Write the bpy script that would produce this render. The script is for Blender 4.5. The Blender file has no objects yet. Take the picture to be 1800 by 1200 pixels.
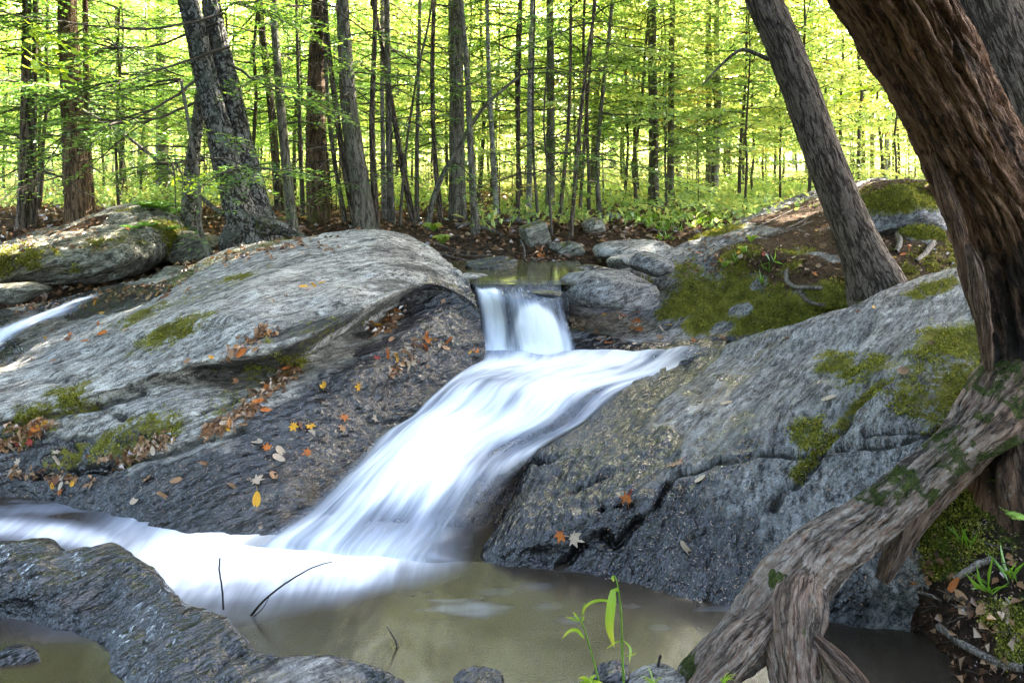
import bpy, math, random
import numpy as np
from mathutils import Vector, Matrix
from mathutils.bvhtree import BVHTree

SC = bpy.context.scene
COL = SC.collection
R = math.radians
# ------------------------------------------------------------------ camera
FPX, HCAM, HOR = 1500.0, 1.9, 270.0          # focal length in photo pixels, eye height, horizon row
cam_d = bpy.data.cameras.new('camera')
cam = bpy.data.objects.new('camera', cam_d); COL.objects.link(cam)
cam.location = (0, 0, HCAM); cam.rotation_euler = (R(90), 0, 0)
cam_d.sensor_width = 36; cam_d.lens = 36 * FPX / 1800; cam_d.shift_y = -(600 - HOR) / 1800
cam_d.clip_start = 0.05; cam_d.clip_end = 2000
SC.camera = cam
# ------------------------------------------------------------------ world, sun, exposure
SUN_EL, SUN_AZ = 42.0, 48.0                   # azimuth clockwise from +Y (the way the camera looks)
world = bpy.data.worlds.new('World'); SC.world = world; world.use_nodes = True
wn = world.node_tree.nodes; wl = world.node_tree.links
sky = wn.new('ShaderNodeTexSky'); sky.sky_type = 'NISHITA'; sky.sun_disc = False
sky.sun_elevation = R(SUN_EL); sky.sun_rotation = R(SUN_AZ); sky.air_density = 1.0; sky.dust_density = 4.0; sky.ozone_density = 0.3
bg = wn['Background']; bg.inputs['Strength'].default_value = 0.15
wl.new(sky.outputs[0], bg.inputs['Color'])
sun_d = bpy.data.lights.new('sun', 'SUN'); sun_d.energy = 5.0; sun_d.angle = R(0.6); sun_d.color = (1.0, 0.93, 0.80)
sun = bpy.data.objects.new('sun', sun_d); COL.objects.link(sun)
sdir = Vector((math.sin(R(SUN_AZ)) * math.cos(R(SUN_EL)), math.cos(R(SUN_AZ)) * math.cos(R(SUN_EL)), math.sin(R(SUN_EL))))
sun.rotation_euler = sdir.to_track_quat('Z', 'Y').to_euler(); sun.location = (10, 30, 30)
SC.view_settings.view_transform = 'Standard'; SC.view_settings.look = 'None'
SC.view_settings.exposure = 4.75; SC.view_settings.gamma = 1.0
try: SC.cycles.use_denoising = True; SC.cycles.denoiser = 'OPENIMAGEDENOISE'; SC.cycles.denoising_input_passes = 'RGB_ALBEDO_NORMAL'; SC.cycles.denoising_prefilter = 'NONE'
except Exception: pass
SC.cycles.max_bounces = 8; SC.cycles.transparent_max_bounces = 12; SC.cycles.transmission_bounces = 6
SC.cycles.sample_clamp_indirect = 6

# ------------------------------------------------------------------ numeric helpers
rng = np.random.default_rng(7)
random.seed(7)
_perm = rng.permutation(256); _perm = np.concatenate([_perm, _perm, _perm])
_g = rng.normal(size=(256, 3)); _g /= np.linalg.norm(_g, axis=1)[:, None]
def perlin(p):
    p = np.asarray(p, float); i = np.floor(p).astype(np.int64); f = p - i; i &= 255
    u = f * f * f * (f * (f * 6 - 15) + 10)
    out = 0
    for dx in (0, 1):
        wx = u[..., 0] if dx else 1 - u[..., 0]
        for dy in (0, 1):
            wy = u[..., 1] if dy else 1 - u[..., 1]
            for dz in (0, 1):
                wz = u[..., 2] if dz else 1 - u[..., 2]
                h = _perm[_perm[_perm[(i[..., 0] + dx)] + i[..., 1] + dy] + i[..., 2] + dz]
                g = _g[h]
                d = g[..., 0] * (f[..., 0] - dx) + g[..., 1] * (f[..., 1] - dy) + g[..., 2] * (f[..., 2] - dz)
                out = out + wx * wy * wz * d
    return out
def fbm(p, octv=4, lac=2.1, gain=0.5):
    p = np.asarray(p, float); a = 1.0; s = 0
    for k in range(octv):
        s = s + a * perlin(p + 17.3 * k); p = p * lac; a *= gain
    return s
def ridged(p, octv=3):
    p = np.asarray(p, float); a = 1.0; s = 0
    for k in range(octv):
        s = s + a * (1 - np.abs(perlin(p + 9.1 * k)) * 2.2); p = p * 2.1; a *= .5
    return s / 1.75
def sst(a, b, x):
    t = np.clip((np.asarray(x, float) - a) / (b - a), 0, 1); return t * t * (3 - 2 * t)
def W(px, py, Y): return np.array(((px - 900) * Y / FPX, Y, HCAM - (py - HOR) * Y / FPX))
def Wz(px, py, z): return W(px, py, (HCAM - z) * FPX / (py - HOR))
def pt(c): return W(c[0], c[1], c[3]) if len(c) == 4 else Wz(*c)
def crom(P, n):
    """Catmull-Rom through the points P, n samples, uniform in knot index"""
    P = np.asarray(P, float); m = len(P)
    E = np.vstack([2 * P[0] - P[1], P, 2 * P[-1] - P[-2]])
    t = np.linspace(0, m - 1, n); i = np.minimum(t.astype(int), m - 2); f = (t - i)[:, None]
    p0, p1, p2, p3 = E[i], E[i + 1], E[i + 2], E[i + 3]
    return .5 * (2 * p1 + (p2 - p0) * f + (2 * p0 - 5 * p1 + 4 * p2 - p3) * f ** 2 + (3 * p1 - p0 - 3 * p2 + p3) * f ** 3)
def arc(P, n):
    """crom then resampled evenly along its length"""
    Q = crom(P, 40 * len(P)); d = np.r_[0, np.cumsum(np.linalg.norm(np.diff(Q, axis=0), axis=1))]
    s = np.linspace(0, d[-1], n); return np.stack([np.interp(s, d, Q[:, k]) for k in range(Q.shape[1])], 1)
def loft(curves, nu, nv, even=True):
    C = [(crom if not even else arc)(np.array([pt(c) if not isinstance(c, np.ndarray) else c for c in cv]), nu) for cv in curves]
    C = np.array(C)                                     # m, nu, 3
    out = np.empty((nv, nu, 3))
    for j in range(nu): out[:, j] = crom(C[:, j], nv)
    return out
def gnormals(G):
    du = np.gradient(G, axis=1); dv = np.gradient(G, axis=0)
    n = np.cross(du, dv); n /= (np.linalg.norm(n, axis=2)[..., None] + 1e-9); return n
def grid_faces(nv, nu, wrap=False):
    i = np.arange(nv - 1)[:, None]; j = np.arange(nu if wrap else nu - 1)[None, :]
    a = i * nu + j; b = i * nu + (j + 1) % nu
    return np.stack([a, b, b + nu, a + nu], -1).reshape(-1, 4)
# ------------------------------------------------------------------ object helpers
def mesh_np(name, V, Fq, mat=None, attrs=None, smooth=True):
    V = np.asarray(V, np.float32).reshape(-1, 3); Fq = np.asarray(Fq, np.int32)
    me = bpy.data.meshes.new(name); k = Fq.shape[1]
    me.vertices.add(len(V)); me.vertices.foreach_set('co', V.ravel())
    me.loops.add(Fq.size); me.loops.foreach_set('vertex_index', Fq.ravel())
    me.polygons.add(len(Fq)); me.polygons.foreach_set('loop_start', np.arange(0, Fq.size, k, dtype=np.int32))
    me.polygons.foreach_set('loop_total', np.full(len(Fq), k, np.int32))
    me.polygons.foreach_set('use_smooth', np.full(len(Fq), smooth))
    me.update(calc_edges=True)
    for an, av in (attrs or {}).items():
        av = np.asarray(av, np.float32)
        if av.ndim == 2 and av.shape[-1] == 3 and len(av) == len(V):
            at = me.attributes.new(an, 'FLOAT_VECTOR', 'POINT'); at.data.foreach_set('vector', av.ravel())
        else:
            at = me.attributes.new(an, 'FLOAT', 'POINT'); at.data.foreach_set('value', av.ravel())
    if mat: me.materials.append(mat)
    return me
def link(name, me, parent=None, loc=None):
    o = bpy.data.objects.new(name, me); COL.objects.link(o)
    if parent is not None: o.parent = parent
    if loc is not None: o.location = loc
    return o
def tag(o, label=None, cat=None, group=None, kind=None):
    if label: o['label'] = label
    if cat: o['category'] = cat
    if group: o['group'] = group
    if kind: o['kind'] = kind
    return o
def empty(name, loc, label, cat, group=None, rz=0):
    o = bpy.data.objects.new(name, None); COL.objects.link(o); o.location = loc; o.rotation_euler = (0, 0, rz)
    o.empty_display_size = .1
    return tag(o, label, cat, group)

# ------------------------------------------------------------------ node helpers
class NT:
    def __init__(s, name):
        s.m = bpy.data.materials.new(name); s.m.use_nodes = True
        s.t = s.m.node_tree; s.n = s.t.nodes; s.n.clear()
        s.out = s.n.new('ShaderNodeOutputMaterial')
    def new(s, typ, **kw):
        nd = s.n.new('ShaderNode' + typ)
        for k, v in kw.items():
            if hasattr(nd, k) and k not in nd.inputs: setattr(nd, k, v)
            else: s.put(nd.inputs[k], v)
        return nd
    def put(s, sock, v):
        if isinstance(v, bpy.types.NodeSocket): s.t.links.new(v, sock)
        elif isinstance(v, (tuple, list)) and sock.type == 'RGBA' and len(v) == 3: sock.default_value = (*v, 1)
        else: sock.default_value = v
    def attr(s, n): return s.new('Attribute', attribute_name=n)
    def fac(s, n): return s.attr(n).outputs['Fac']
    def vec(s, n): return s.attr(n).outputs['Vector']
    def math(s, op, a, b=0.0, c=None):
        nd = s.n.new('ShaderNodeMath'); nd.operation = op; s.put(nd.inputs[0], a); s.put(nd.inputs[1], b)
        if c is not None: s.put(nd.inputs[2], c)
        return nd.outputs[0]
    def add(s, a, b): return s.math('ADD', a, b)
    def mul(s, a, b): return s.math('MULTIPLY', a, b)
    def sub(s, a, b): return s.math('SUBTRACT', a, b)
    def step(s, x, a, b, lo=0., hi=1.):
        nd = s.n.new('ShaderNodeMapRange'); nd.interpolation_type = 'SMOOTHSTEP'
        for k, v in zip((0, 1, 2, 3, 4), (x, a, b, lo, hi)): s.put(nd.inputs[k], v)
        return nd.outputs[0]
    def scale(s, v, sc):
        nd = s.n.new('ShaderNodeVectorMath'); nd.operation = 'MULTIPLY'; s.put(nd.inputs[0], v)
        s.put(nd.inputs[1], sc if isinstance(sc, tuple) else (sc, sc, sc)); return nd.outputs[0]
    def noise(s, v, scale=5., detail=4., rough=.55, dist=0.):
        nd = s.new('TexNoise', Vector=v, Scale=scale, Detail=detail, Roughness=rough, Distortion=dist); return nd.outputs['Fac']
    def noisec(s, v, scale=5., detail=3.):
        nd = s.new('TexNoise', Vector=v, Scale=scale, Detail=detail); return nd.outputs['Color']
    def vor(s, v, scale=5., feature='F1', out='Distance', rnd=1.):
        nd = s.n.new('ShaderNodeTexVoronoi'); nd.feature = feature; s.put(nd.inputs['Vector'], v); nd.inputs['Scale'].default_value = scale
        nd.inputs['Randomness'].default_value = rnd
        return nd.outputs[out]
    def mix(s, f, a, b, blend='MIX'):
        nd = s.n.new('ShaderNodeMix'); nd.data_type = 'RGBA'; nd.blend_type = blend
        s.put(nd.inputs[0], f); s.put(nd.inputs[6], a); s.put(nd.inputs[7], b); return nd.outputs[2]
    def mixf(s, f, a, b):
        nd = s.n.new('ShaderNodeMix'); nd.data_type = 'FLOAT'; s.put(nd.inputs[0], f); s.put(nd.inputs[2], a); s.put(nd.inputs[3], b); return nd.outputs[0]
    def ramp(s, f, stops):
        nd = s.n.new('ShaderNodeValToRGB'); s.put(nd.inputs[0], f); e = nd.color_ramp.elements
        while len(e) < len(stops): e.new(.5)
        for k, (p, c) in enumerate(stops): e[k].position = p; e[k].color = (*c, 1)
        return nd.outputs[0]
    def pos(s): return s.n.new('ShaderNodeNewGeometry').outputs['Position']
    def bump(s, h, dist=.01, strength=1., normal=None):
        nd = s.n.new('ShaderNodeBump'); s.put(nd.inputs['Height'], h); nd.inputs['Distance'].default_value = dist; s.put(nd.inputs['Strength'], strength)
        if normal is not None: s.put(nd.inputs['Normal'], normal)
        return nd.outputs[0]
    def bsdf(s, color, rough=.7, normal=None, spec=.5, **kw):
        nd = s.n.new('ShaderNodeBsdfPrincipled'); s.put(nd.inputs['Base Color'], color); s.put(nd.inputs['Roughness'], rough)
        s.put(nd.inputs['Specular IOR Level'], spec)
        if normal is not None: s.put(nd.inputs['Normal'], normal)
        for k, v in kw.items(): s.put(nd.inputs[k], v)
        return nd.outputs[0]
    def done(s, shader): s.t.links.new(shader, s.out.inputs['Surface']); return s.m

def rock_mat(name, dark, light, lich=(.55, .55, .51), soilc=((.030, .020, .013), (.12, .075, .045)), mossc=((.030, .032, .006), (.25, .23, .032))):
    n = NT(name); P = n.pos(); S = n.vec('sc')
    moss, wet, pale, soil, dark_tone, och = (n.fac(k) for k in ('moss', 'wet', 'pale', 'soil', 'dark_tone', 'ochre'))
    n1 = n.noise(n.scale(S, (1.3, 7., 7.)), 2.2, 9, .66, .35)
    n2 = n.noise(P, 5.5, 7, .62)
    n3 = n.noise(n.scale(S, (13., 44., 44.)), 1., 6, .72)
    n4 = n.noise(P, 120, 4, .75)
    n5 = n.noise(n.scale(S, (4., 16., 16.)), 1., 6, .7, .4)
    v = n.add(n.mul(n1, .45), n.add(n.mul(n2, .20), n.add(n.mul(n3, .25), n.mul(n5, .20))))
    base = n.ramp(v, [(.44, dark), (.535, tuple((a * .9 + b) / 2 for a, b in zip(dark, light))), (.64, light)])
    base = n.mix(.75, base, n.ramp(n4, [(.34, (.12, .12, .12)), (.66, (.88, .88, .88))]), 'OVERLAY')
    base = n.mix(1., base, n.ramp(n3, [(.36, (.30, .30, .29)), (.50, (.95, .95, .95)), (.64, (1.0, 1.0, 1.0))]), 'MULTIPLY')
    base = n.mix(n.mul(n.step(n.add(n.mul(n3, .6), n.mul(n5, .4)), .55, .63), .55), base, tuple(min(1., 1.35 * x) for x in light))
    # hairline layering and pits
    hl = n.step(n.math('ABSOLUTE', n.sub(n.noise(n.scale(S, (1.6, 15., 15.)), 1., 6, .6, .5), .5)), .0, .022)
    base = n.mix(n.mul(n.sub(1., hl), .8), base, (.018, .017, .016))
    # pale lichen
    lm = n.mul(n.step(n.add(n.noise(n.scale(S, (6., 12., 12.)), 1., 7, .72, .6), n.mul(n.sub(n2, .5), .5)), .56, .64), n.mul(pale, n.step(n4, .30, .50)))
    base = n.mix(n.mul(lm, .75), base, lich)
    # dark weathering stains along the layering, crack soil, and darker areas set per rock
    st = n.step(n.add(dark_tone, n.mul(n.sub(n1, .5), 2.2)), .42, .85)
    base = n.mix(n.mul(st, .80), base, (.022, .022, .019))
    oc = n.mul(och, n.step(n.add(n.mul(n.noise(n.scale(S, (5., 20., 20.)), 1., 8, .75, .3), .7), n.mul(n4, .3)), .525, .575))
    base = n.mix(n.mul(oc, .7), base, n.mix(n3, (.08, .05, .014), (.34, .24, .09)))
    wm = n.step(n.add(wet, n.mul(n.sub(n2, .5), .9)), .35, .62)
    wetc = n.mix(1., base, (.12, .12, .13), 'MULTIPLY')
    col = n.mix(wm, base, wetc)
    # needle specks and soil
    so = n.step(n.add(soil, n.mul(n.sub(n2, .5), 1.1)), .40, .62)
    sc_ = n.ramp(n.noise(n.scale(P, (1., 1., 1.)), 42, 5, .75), [(.36, soilc[0]), (.62, soilc[1]), (.78, (.22, .16, .11))])
    col = n.mix(so, col, sc_)
    mo = n.step(n.add(moss, n.add(n.mul(n.sub(n2, .5), 1.3), n.mul(n.sub(n.noise(P, 34, 5, .75), .5), 1.5))), .46, .80)
    mcol = n.ramp(n.add(n.mul(n.noise(P, 9, 5, .65), .6), n.mul(n.noise(P, 95, 3, .7), .5)), [(.36, mossc[0]), (.52, tuple((a + b) / 2 for a, b in zip(*mossc))), (.66, mossc[1])])
    mcol = n.mix(n.mul(n.step(n.noise(P, 26, 4, .7), .56, .70), .55), mcol, (.10, .062, .022))
    col = n.mix(mo, col, mcol)
    rough = n.mixf(wm, .82, n.add(.03, n.mul(n.noise(P, 30, 3), .10)))
    rough = n.mixf(n.math('MAXIMUM', so, mo), rough, .95)
    h = n.add(n.add(n.mul(n1, .9), n.mul(hl, .12)), n.add(n.mul(n3, .55), n.add(n.mul(n5, .5), n.mul(n4, .16))))
    b1 = n.bump(h, .045, n.sub(1., n.mul(wm, .75)))
    b2 = n.bump(n.noise(P, 70, 4, .75), .030, n.math('MAXIMUM', n.mul(mo, .95), n.mul(so, .9)), b1)
    b3 = n.bump(n.noise(n.scale(S, (9., 20., 20.)), 1., 3, .55), .06, n.mul(wm, 1.), b2)
    spec = n.mixf(wm, .22, .40)
    spec = n.mixf(n.math('MAXIMUM', so, mo), spec, .08)
    film = n.mul(wm, n.sub(1., n.math('MAXIMUM', so, mo)))
    return n.done(n.bsdf(col, rough, b3, spec, **{'Coat Weight': n.mul(film, .16), 'Coat Roughness': .05, 'Coat Normal': b3}))

M_ROCK = rock_mat('bedrock_grey', (.105, .098, .086), (.50, .475, .42))
M_SLAB = rock_mat('bedrock_blue_grey', (.044, .044, .046), (.31, .305, .295))
M_BOUL = rock_mat('boulder_olive', (.075, .072, .055), (.34, .325, .26))

def sample_noise_attrs(V): return {}
def near_idx(V, px, py):
    q = np.stack([900 + V[:, 0] / V[:, 1] * FPX, HOR + (HCAM - V[:, 2]) / V[:, 1] * FPX], 1)
    return int(np.argmin((q[:, 0] - px) ** 2 + (q[:, 1] - py) ** 2))
def blobs(V, lst, S=None, stretch=1.0):
    """soft blobs centred on surface points; radius in metres, drawn out along the layering"""
    out = np.zeros(len(V))
    for (px, py, r, a) in lst:
        c = V[near_idx(V, px, py)]; d = V - c
        if S is not None:
            al = d @ S; pr = d - al[:, None] * S; dd = np.sqrt((al / stretch) ** 2 + (pr ** 2).sum(1))
        else: dd = np.linalg.norm(d, axis=1)
        out = np.maximum(out, a * sst(r * 1.25, r * .35, dd))
    return out
def polyd(V, pts):
    """distance from V to the 3-D polyline pts"""
    best = np.full(len(V), 1e9)
    for a, b in zip(pts[:-1], pts[1:]):
        ab = b - a; t = np.clip(((V - a) @ ab) / (ab @ ab + 1e-12), 0, 1)
        best = np.minimum(best, np.linalg.norm(V - (a + t[:, None] * ab), axis=1))
    return best
def strike_coords(V, s):
    s = np.array(s, float); s /= np.linalg.norm(s); up = np.array([0, 0, 1.]); b = np.cross(s, up); b /= np.linalg.norm(b); c = np.cross(b, s)
    return np.stack([V @ s, V @ b, V @ c], 1), s
SURF = {}
def make_rock(name, G, mat, strike, amp, fine, attrf, label=None, cat='rock', cracks=(), kind=None, group=None, flip=False, fade=None, mgain=.78):
    nv, nu, _ = G.shape; N = gnormals(G)
    if N[..., 2].mean() < 0: N = -N
    V = G.reshape(-1, 3); Nn = N.reshape(-1, 3)
    C, s = strike_coords(V, strike)
    q = C * np.array([.55, 2.4, 2.4])
    layer = fbm(q * 1.5, 5, 2.1, .55) * amp + (ridged(C * np.array([.8, 3.6, 3.6]) + 5, 3) - .6) * amp * .55
    layer += perlin(C * np.array([2.5, 13., 13.])) * fine + fbm(V * 9, 3) * fine * .9
    for fq, am, ph in ((2.6, amp * .75, 0.), (7.5, amp * .30, 3.1)):       # bedding steps that break off along the strike
        t = (C[:, 1] * .8 + C[:, 2]) * fq + 1.1 * fbm(C * np.array([.5, 1.3, 1.3]) * (fq / 2.6) ** .5 + ph, 3); fl_ = np.floor(t); fr = t - fl_
        am_ = am * np.clip(.5 + 1.3 * perlin(np.stack([C[:, 0] * .8, fl_ * 3.7, 0 * fl_ + ph], 1)), 0, 1.2)
        layer += am_ * (np.where(fr < .86, fr / .86, (1 - fr) / .14) - .5)
    for fq, wd_, dp_ in ((1.5, .030, amp * .7), (3.6, .03, amp * .35)):   # joints
        nn_ = fbm(C * np.array([.45, 1.0, 1.0]) * fq + 21 * fq, 2); layer -= dp_ * np.exp(-(nn_ / wd_) ** 2) * sst(-.1, .25, perlin(C * .9 + fq))
    layer += fbm(C * np.array([9., 30., 30.]), 2) * fine * .45
    f = 1.0 if fade is None else fade(V)
    V = V + Nn * (layer * f)[:, None]
    crm = np.zeros(len(V))
    for (pp, wd, dp) in cracks:
        pts = np.array([V[near_idx(V, *p)] for p in pp]); pts = arc(pts, 24)
        pts = pts + np.stack([perlin(pts * 9), perlin(pts * 9 + 4), perlin(pts * 9 + 8)], 1) * .035
        d = polyd(V, pts); V = V - Nn * (dp * np.exp(-(d / (wd * 1.15)) ** 2))[:, None]; crm = np.maximum(crm, np.exp(-(d / (wd * 1.05)) ** 2))
    A = {k: np.zeros(len(V)) for k in ('moss', 'wet', 'pale', 'soil', 'dark_tone', 'ochre')}
    A.update(attrf(V, s, C, Nn))
    A['sc'] = C; A['moss'] = np.asarray(A['moss']) * (mgain + .4 * fbm(V * 3.3, 3)); A['dark_tone'] = np.maximum(A['dark_tone'], 1.6 * crm)
    F_ = grid_faces(nv, nu)
    me = mesh_np(name, V, F_[:, ::-1] if flip else F_, mat, A)
    o = link(name, me); SURF[name] = (V, F_)
    tag(o, label, cat if not kind else None, group, kind)
    return o

# ================================================================== GROUND
def floor_z(X, Y):
    X = np.asarray(X, float); Y = np.asarray(Y, float)
    bank = 1.0 * sst(6.9, 8.9, Y)
    z = -.45 + 1.12 * sst(6.3, 7.6, Y) + .50 * sst(7.3, 9.4, Y) + .10 * sst(10, 30, Y) * np.clip(Y / 30, 0, 1)
    # upper pool basin behind the falls
    basin = sst(1.35, .75, np.abs(X - .30)) * sst(7.75, 7.2, Y)
    z = z - .42 * basin * sst(6.2, 6.6, Y)
    # root mounds on the left
    for (cx, cy, r, a) in ((-2.35, 7.75, .75, .26), (-1.9, 8.4, .9, .12), (-3.9, 9.6, 1.6, .06)):
        z = z + a * np.exp(-((X - cx) ** 2 + (Y - cy) ** 2) / r ** 2)
    # the near bank the photographer stands on, and the sides of the stream
    z = np.maximum(z, -.45 + .64 * sst(2.95, 2.35, Y))
    z = np.maximum(z, -.45 + 1.5 * sst(2.6, 5.0, X - .12 * Y) + 0 * Y)
    z = np.maximum(z, -.45 + 1.6 * sst(5.4, 8.5, -X))
    return z
n = NT('forest_floor')
P = n.pos()
c1 = n.ramp(n.noise(P, 21, 6, .72), [(.34, (.016, .011, .007)), (.50, (.062, .038, .022)), (.62, (.15, .088, .048)), (.74, (.25, .17, .10))])
c2 = n.ramp(n.noise(P, 7, 5, .6), [(.40, (.05, .065, .008)), (.62, (.16, .17, .02))])
gm = n.step(n.add(n.fac('green'), n.mul(n.sub(n.noise(P, 2.2, 5, .65), .5), 1.5)), .42, .66)
col = n.mix(n.mul(gm, .85), c1, c2)
M_FLOOR = n.done(n.bsdf(col, .95, n.bump(n.noise(P, 48, 5, .75), .05, 1.), .1))
ys = np.concatenate([np.linspace(-8, 2, 24), np.linspace(2.05, 14, 240), 14 * np.exp(np.linspace(.02, math.log(600 / 14), 60))])
ss = np.linspace(-1, 1, 330); ss = np.sign(ss) * np.abs(ss) ** 1.15
wd = np.maximum(9.5, .95 * ys)
GX = ss[None, :] * wd[:, None]; GY = np.repeat(ys[:, None], len(ss), 1)
GZ = floor_z(GX, GY)
amp = np.where(GY < 30, 1, .3)
pp = np.stack([GX, GY, 0 * GX], -1)
GZ = GZ + amp * (.05 * fbm(pp * .9, 3) + .03 * fbm(pp * 4.5, 3) * (GY < 16))
V = np.stack([GX, GY, GZ], -1).reshape(-1, 3)
gr = np.clip(sst(.2, 2.2, V[:, 0]) * sst(8.8, 10.5, V[:, 1]) + .75 * sst(11, 14, V[:, 1]), 0, 1)
gr = np.maximum(gr, .45 * sst(3.2, 2.4, V[:, 1]))
F_ = grid_faces(len(ys), len(ss))
floor = link('forest_ground', mesh_np('forest_ground', V, F_, M_FLOOR, {'green': gr})); tag(floor, kind='structure')
SURF['forest_ground'] = (V, F_)

# ================================================================== LEFT BEDROCK
C1 = [(-150, 560, .58), (0, 545, .62), (150, 512, .72), (300, 486, .86), (345, 466, .97), (400, 440, 1.08), (480, 425, 1.16), (600, 412, 1.22), (690, 408, 1.24), (745, 428, 1.14), (790, 466, 1.0), (824, 500, .91)]
C0 = [pt(c) + np.array([0, .55, -.55]) for c in C1]
C2 = [(-150, 620, .5), (0, 605, .55), (150, 590, .68), (300, 555, .85), (440, 525, .96), (520, 498, 1.02), (600, 478, 1.07), (690, 455, 1.12), (770, 468, 1.04), (828, 508, .90)]
C2b = [(-150, 690, .44), (0, 660, .50), (150, 637, .60), (300, 598, .75), (440, 570, .86), (520, 545, .92), (600, 515, 1.0), (690, 478, 1.07), (770, 478, 1.02), (834, 518, .87)]
C3 = [(-150, 740, .38), (0, 712, .44), (150, 685, .52), (300, 640, .66), (440, 605, .77), (520, 585, .82), (600, 550, .91), (690, 507, 1.0), (770, 492, .98), (838, 530, .83)]
C3b = [(-150, 750, .36), (0, 722, .42), (150, 694, .505), (300, 648, .645), (440, 622, .735), (520, 602, .785), (600, 566, .875), (690, 520, .97), (770, 500, .96), (840, 537, .81)]
C4 = [(-150, 765, .31), (0, 742, .37), (150, 712, .45), (300, 663, .575), (430, 650, .555), (520, 632, .60), (600, 592, .685), (690, 542, .80), (770, 517, .885), (843, 550, .76)]
C5 = [(-150, 825, .16), (0, 790, .22), (150, 768, .30), (300, 742, .39), (450, 712, .45), (600, 665, .53), (700, 612, .63), (790, 580, .68), (850, 588, .62)]
C6 = [(-150, 868, .05), (0, 838, .09), (150, 842, .12), (300, 850, .15), (420, 832, .19), (550, 790, .24), (640, 738, .30), (700, 692, .38), (790, 640, .48), (853, 618, .52)]
C7 = [(-150, 893, -.01), (0, 872, -.01), (100, 890, -.01), (200, 910, -.01), (300, 935, -.01), (400, 948, -.01), (480, 928, .02), (560, 868, .07), (640, 804, .16), (700, 745, .25), (780, 692, .345), (856, 645, .43)]
C8 = [pt(c) + np.array([.30, -.25, -.22]) for c in C7]
GL = loft([C0, C1, C2, C2b, C3, C3b, C4, C5, C6, C7, C8], 480, 370)
def attL(V, s, C, N):
    z = V[:, 2]; Y = V[:, 1]; X = V[:, 0]
    q = np.stack([900 + X / Y * FPX], 1)[:, 0]; r = HOR + (HCAM - z) / Y * FPX
    nz = fbm(C * np.array([1.0, 3., 3.]), 4)
    ledge = np.array([V[near_idx(V, *p)] for p in ((0, 735), (150, 705), (300, 662), (430, 650), (520, 630), (600, 590), (690, 540), (760, 515))])
    d = polyd(V, ledge)
    below = z < np.interp(X, ledge[:, 0], ledge[:, 2])
    chute = np.array([pt(c) for c in C7]); dw = polyd(V, chute)
    wet = 1.0 * sst(.62, .12, dw + nz * .25)
    wet = np.maximum(wet, blobs(V, [(560, 780, .42, 1), (460, 850, .38, .9), (330, 880, .35, .9), (640, 700, .35, .9), (720, 620, .35, .7), (800, 590, .4, 1), (770, 540, .3, .8), (820, 540, .25, 1), (150, 860, .25, .8), (80, 840, .15, .6)], s, 1.6))
    stream = np.array([V[near_idx(V, *p)] for p in ((-60, 640), (0, 600), (100, 560), (180, 530), (260, 512))])
    wet = np.maximum(wet, sst(.55, .18, polyd(V, stream) + nz * .2))
    moss = blobs(V, [(240, 555, .22, .85), (330, 530, .22, .8), (300, 580, .2, .8), (385, 500, .2, .8), (270, 600, .16, .75), (450, 500, .25, .6), (560, 470, .2, .5), (130, 680, .10, 1.), (110, 730, .18, .85), (70, 745, .12, .8),
                       (250, 760, .20, .9), (200, 780, .14, .9), (330, 735, .18, .8), (120, 800, .10, .95), (400, 700, .14, .8), (470, 640, .20, .75), (560, 600, .20, .7), (640, 560, .14, .6), (430, 440, .3, .75), (520, 425, .25, .6), (345, 480, .22, .7),
                       (750, 430, .12, .6)], s, 2.4) * .95
    dark_tone = blobs(V, [(490, 620, .20, 1.), (560, 600, .22, 1.), (640, 560, .18, .9), (690, 500, .2, .75), (740, 470, .18, .9), (700, 440, .2, .6), (790, 520, .2, .5), (430, 640, .2, .9), (250, 770, .14, .7), (120, 800, .12, .9), (600, 480, .18, .5)], s, 2.2)
    dark_tone = np.maximum(dark_tone, .55 * sst(.10, .02, d) * below)  # band of rock darkened just below the ledge line
    dark_tone = np.maximum(dark_tone, .36 * sst(.05, .3, dw) * below)
    pale = np.clip(.75 * (~below) + .25, 0, 1) * (1 - .6 * sst(.3, .1, dw))
    och = blobs(V, [(830, 600, .2, .9), (830, 560, .2, .8), (790, 640, .25, .7), (450, 860, .12, .5), (700, 660, .3, .5)], s, 1.5)
    return dict(wet=np.clip(wet, 0, 1), moss=moss, dark_tone=dark_tone, pale=pale, ochre=och)
left_rock = make_rock('bedrock_outcrop', GL, M_ROCK, (1.8, .8, .42), .034, .010, attL, 'broad sloping grey bedrock hump with leaves, left of the white cascade', 'rock',
    cracks=[([(0, 745), (80, 735), (160, 712), (250, 690)], .02, .05), ([(50, 840), (120, 830), (200, 820), (300, 790), (420, 760)], .02, .045), ([(120, 690), (170, 720), (215, 735)], .02, .04), ([(110, 785), (130, 800), (125, 825)], .03, .05), ([(200, 780), (300, 752), (420, 700), (520, 650)], .018, .03)])

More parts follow.
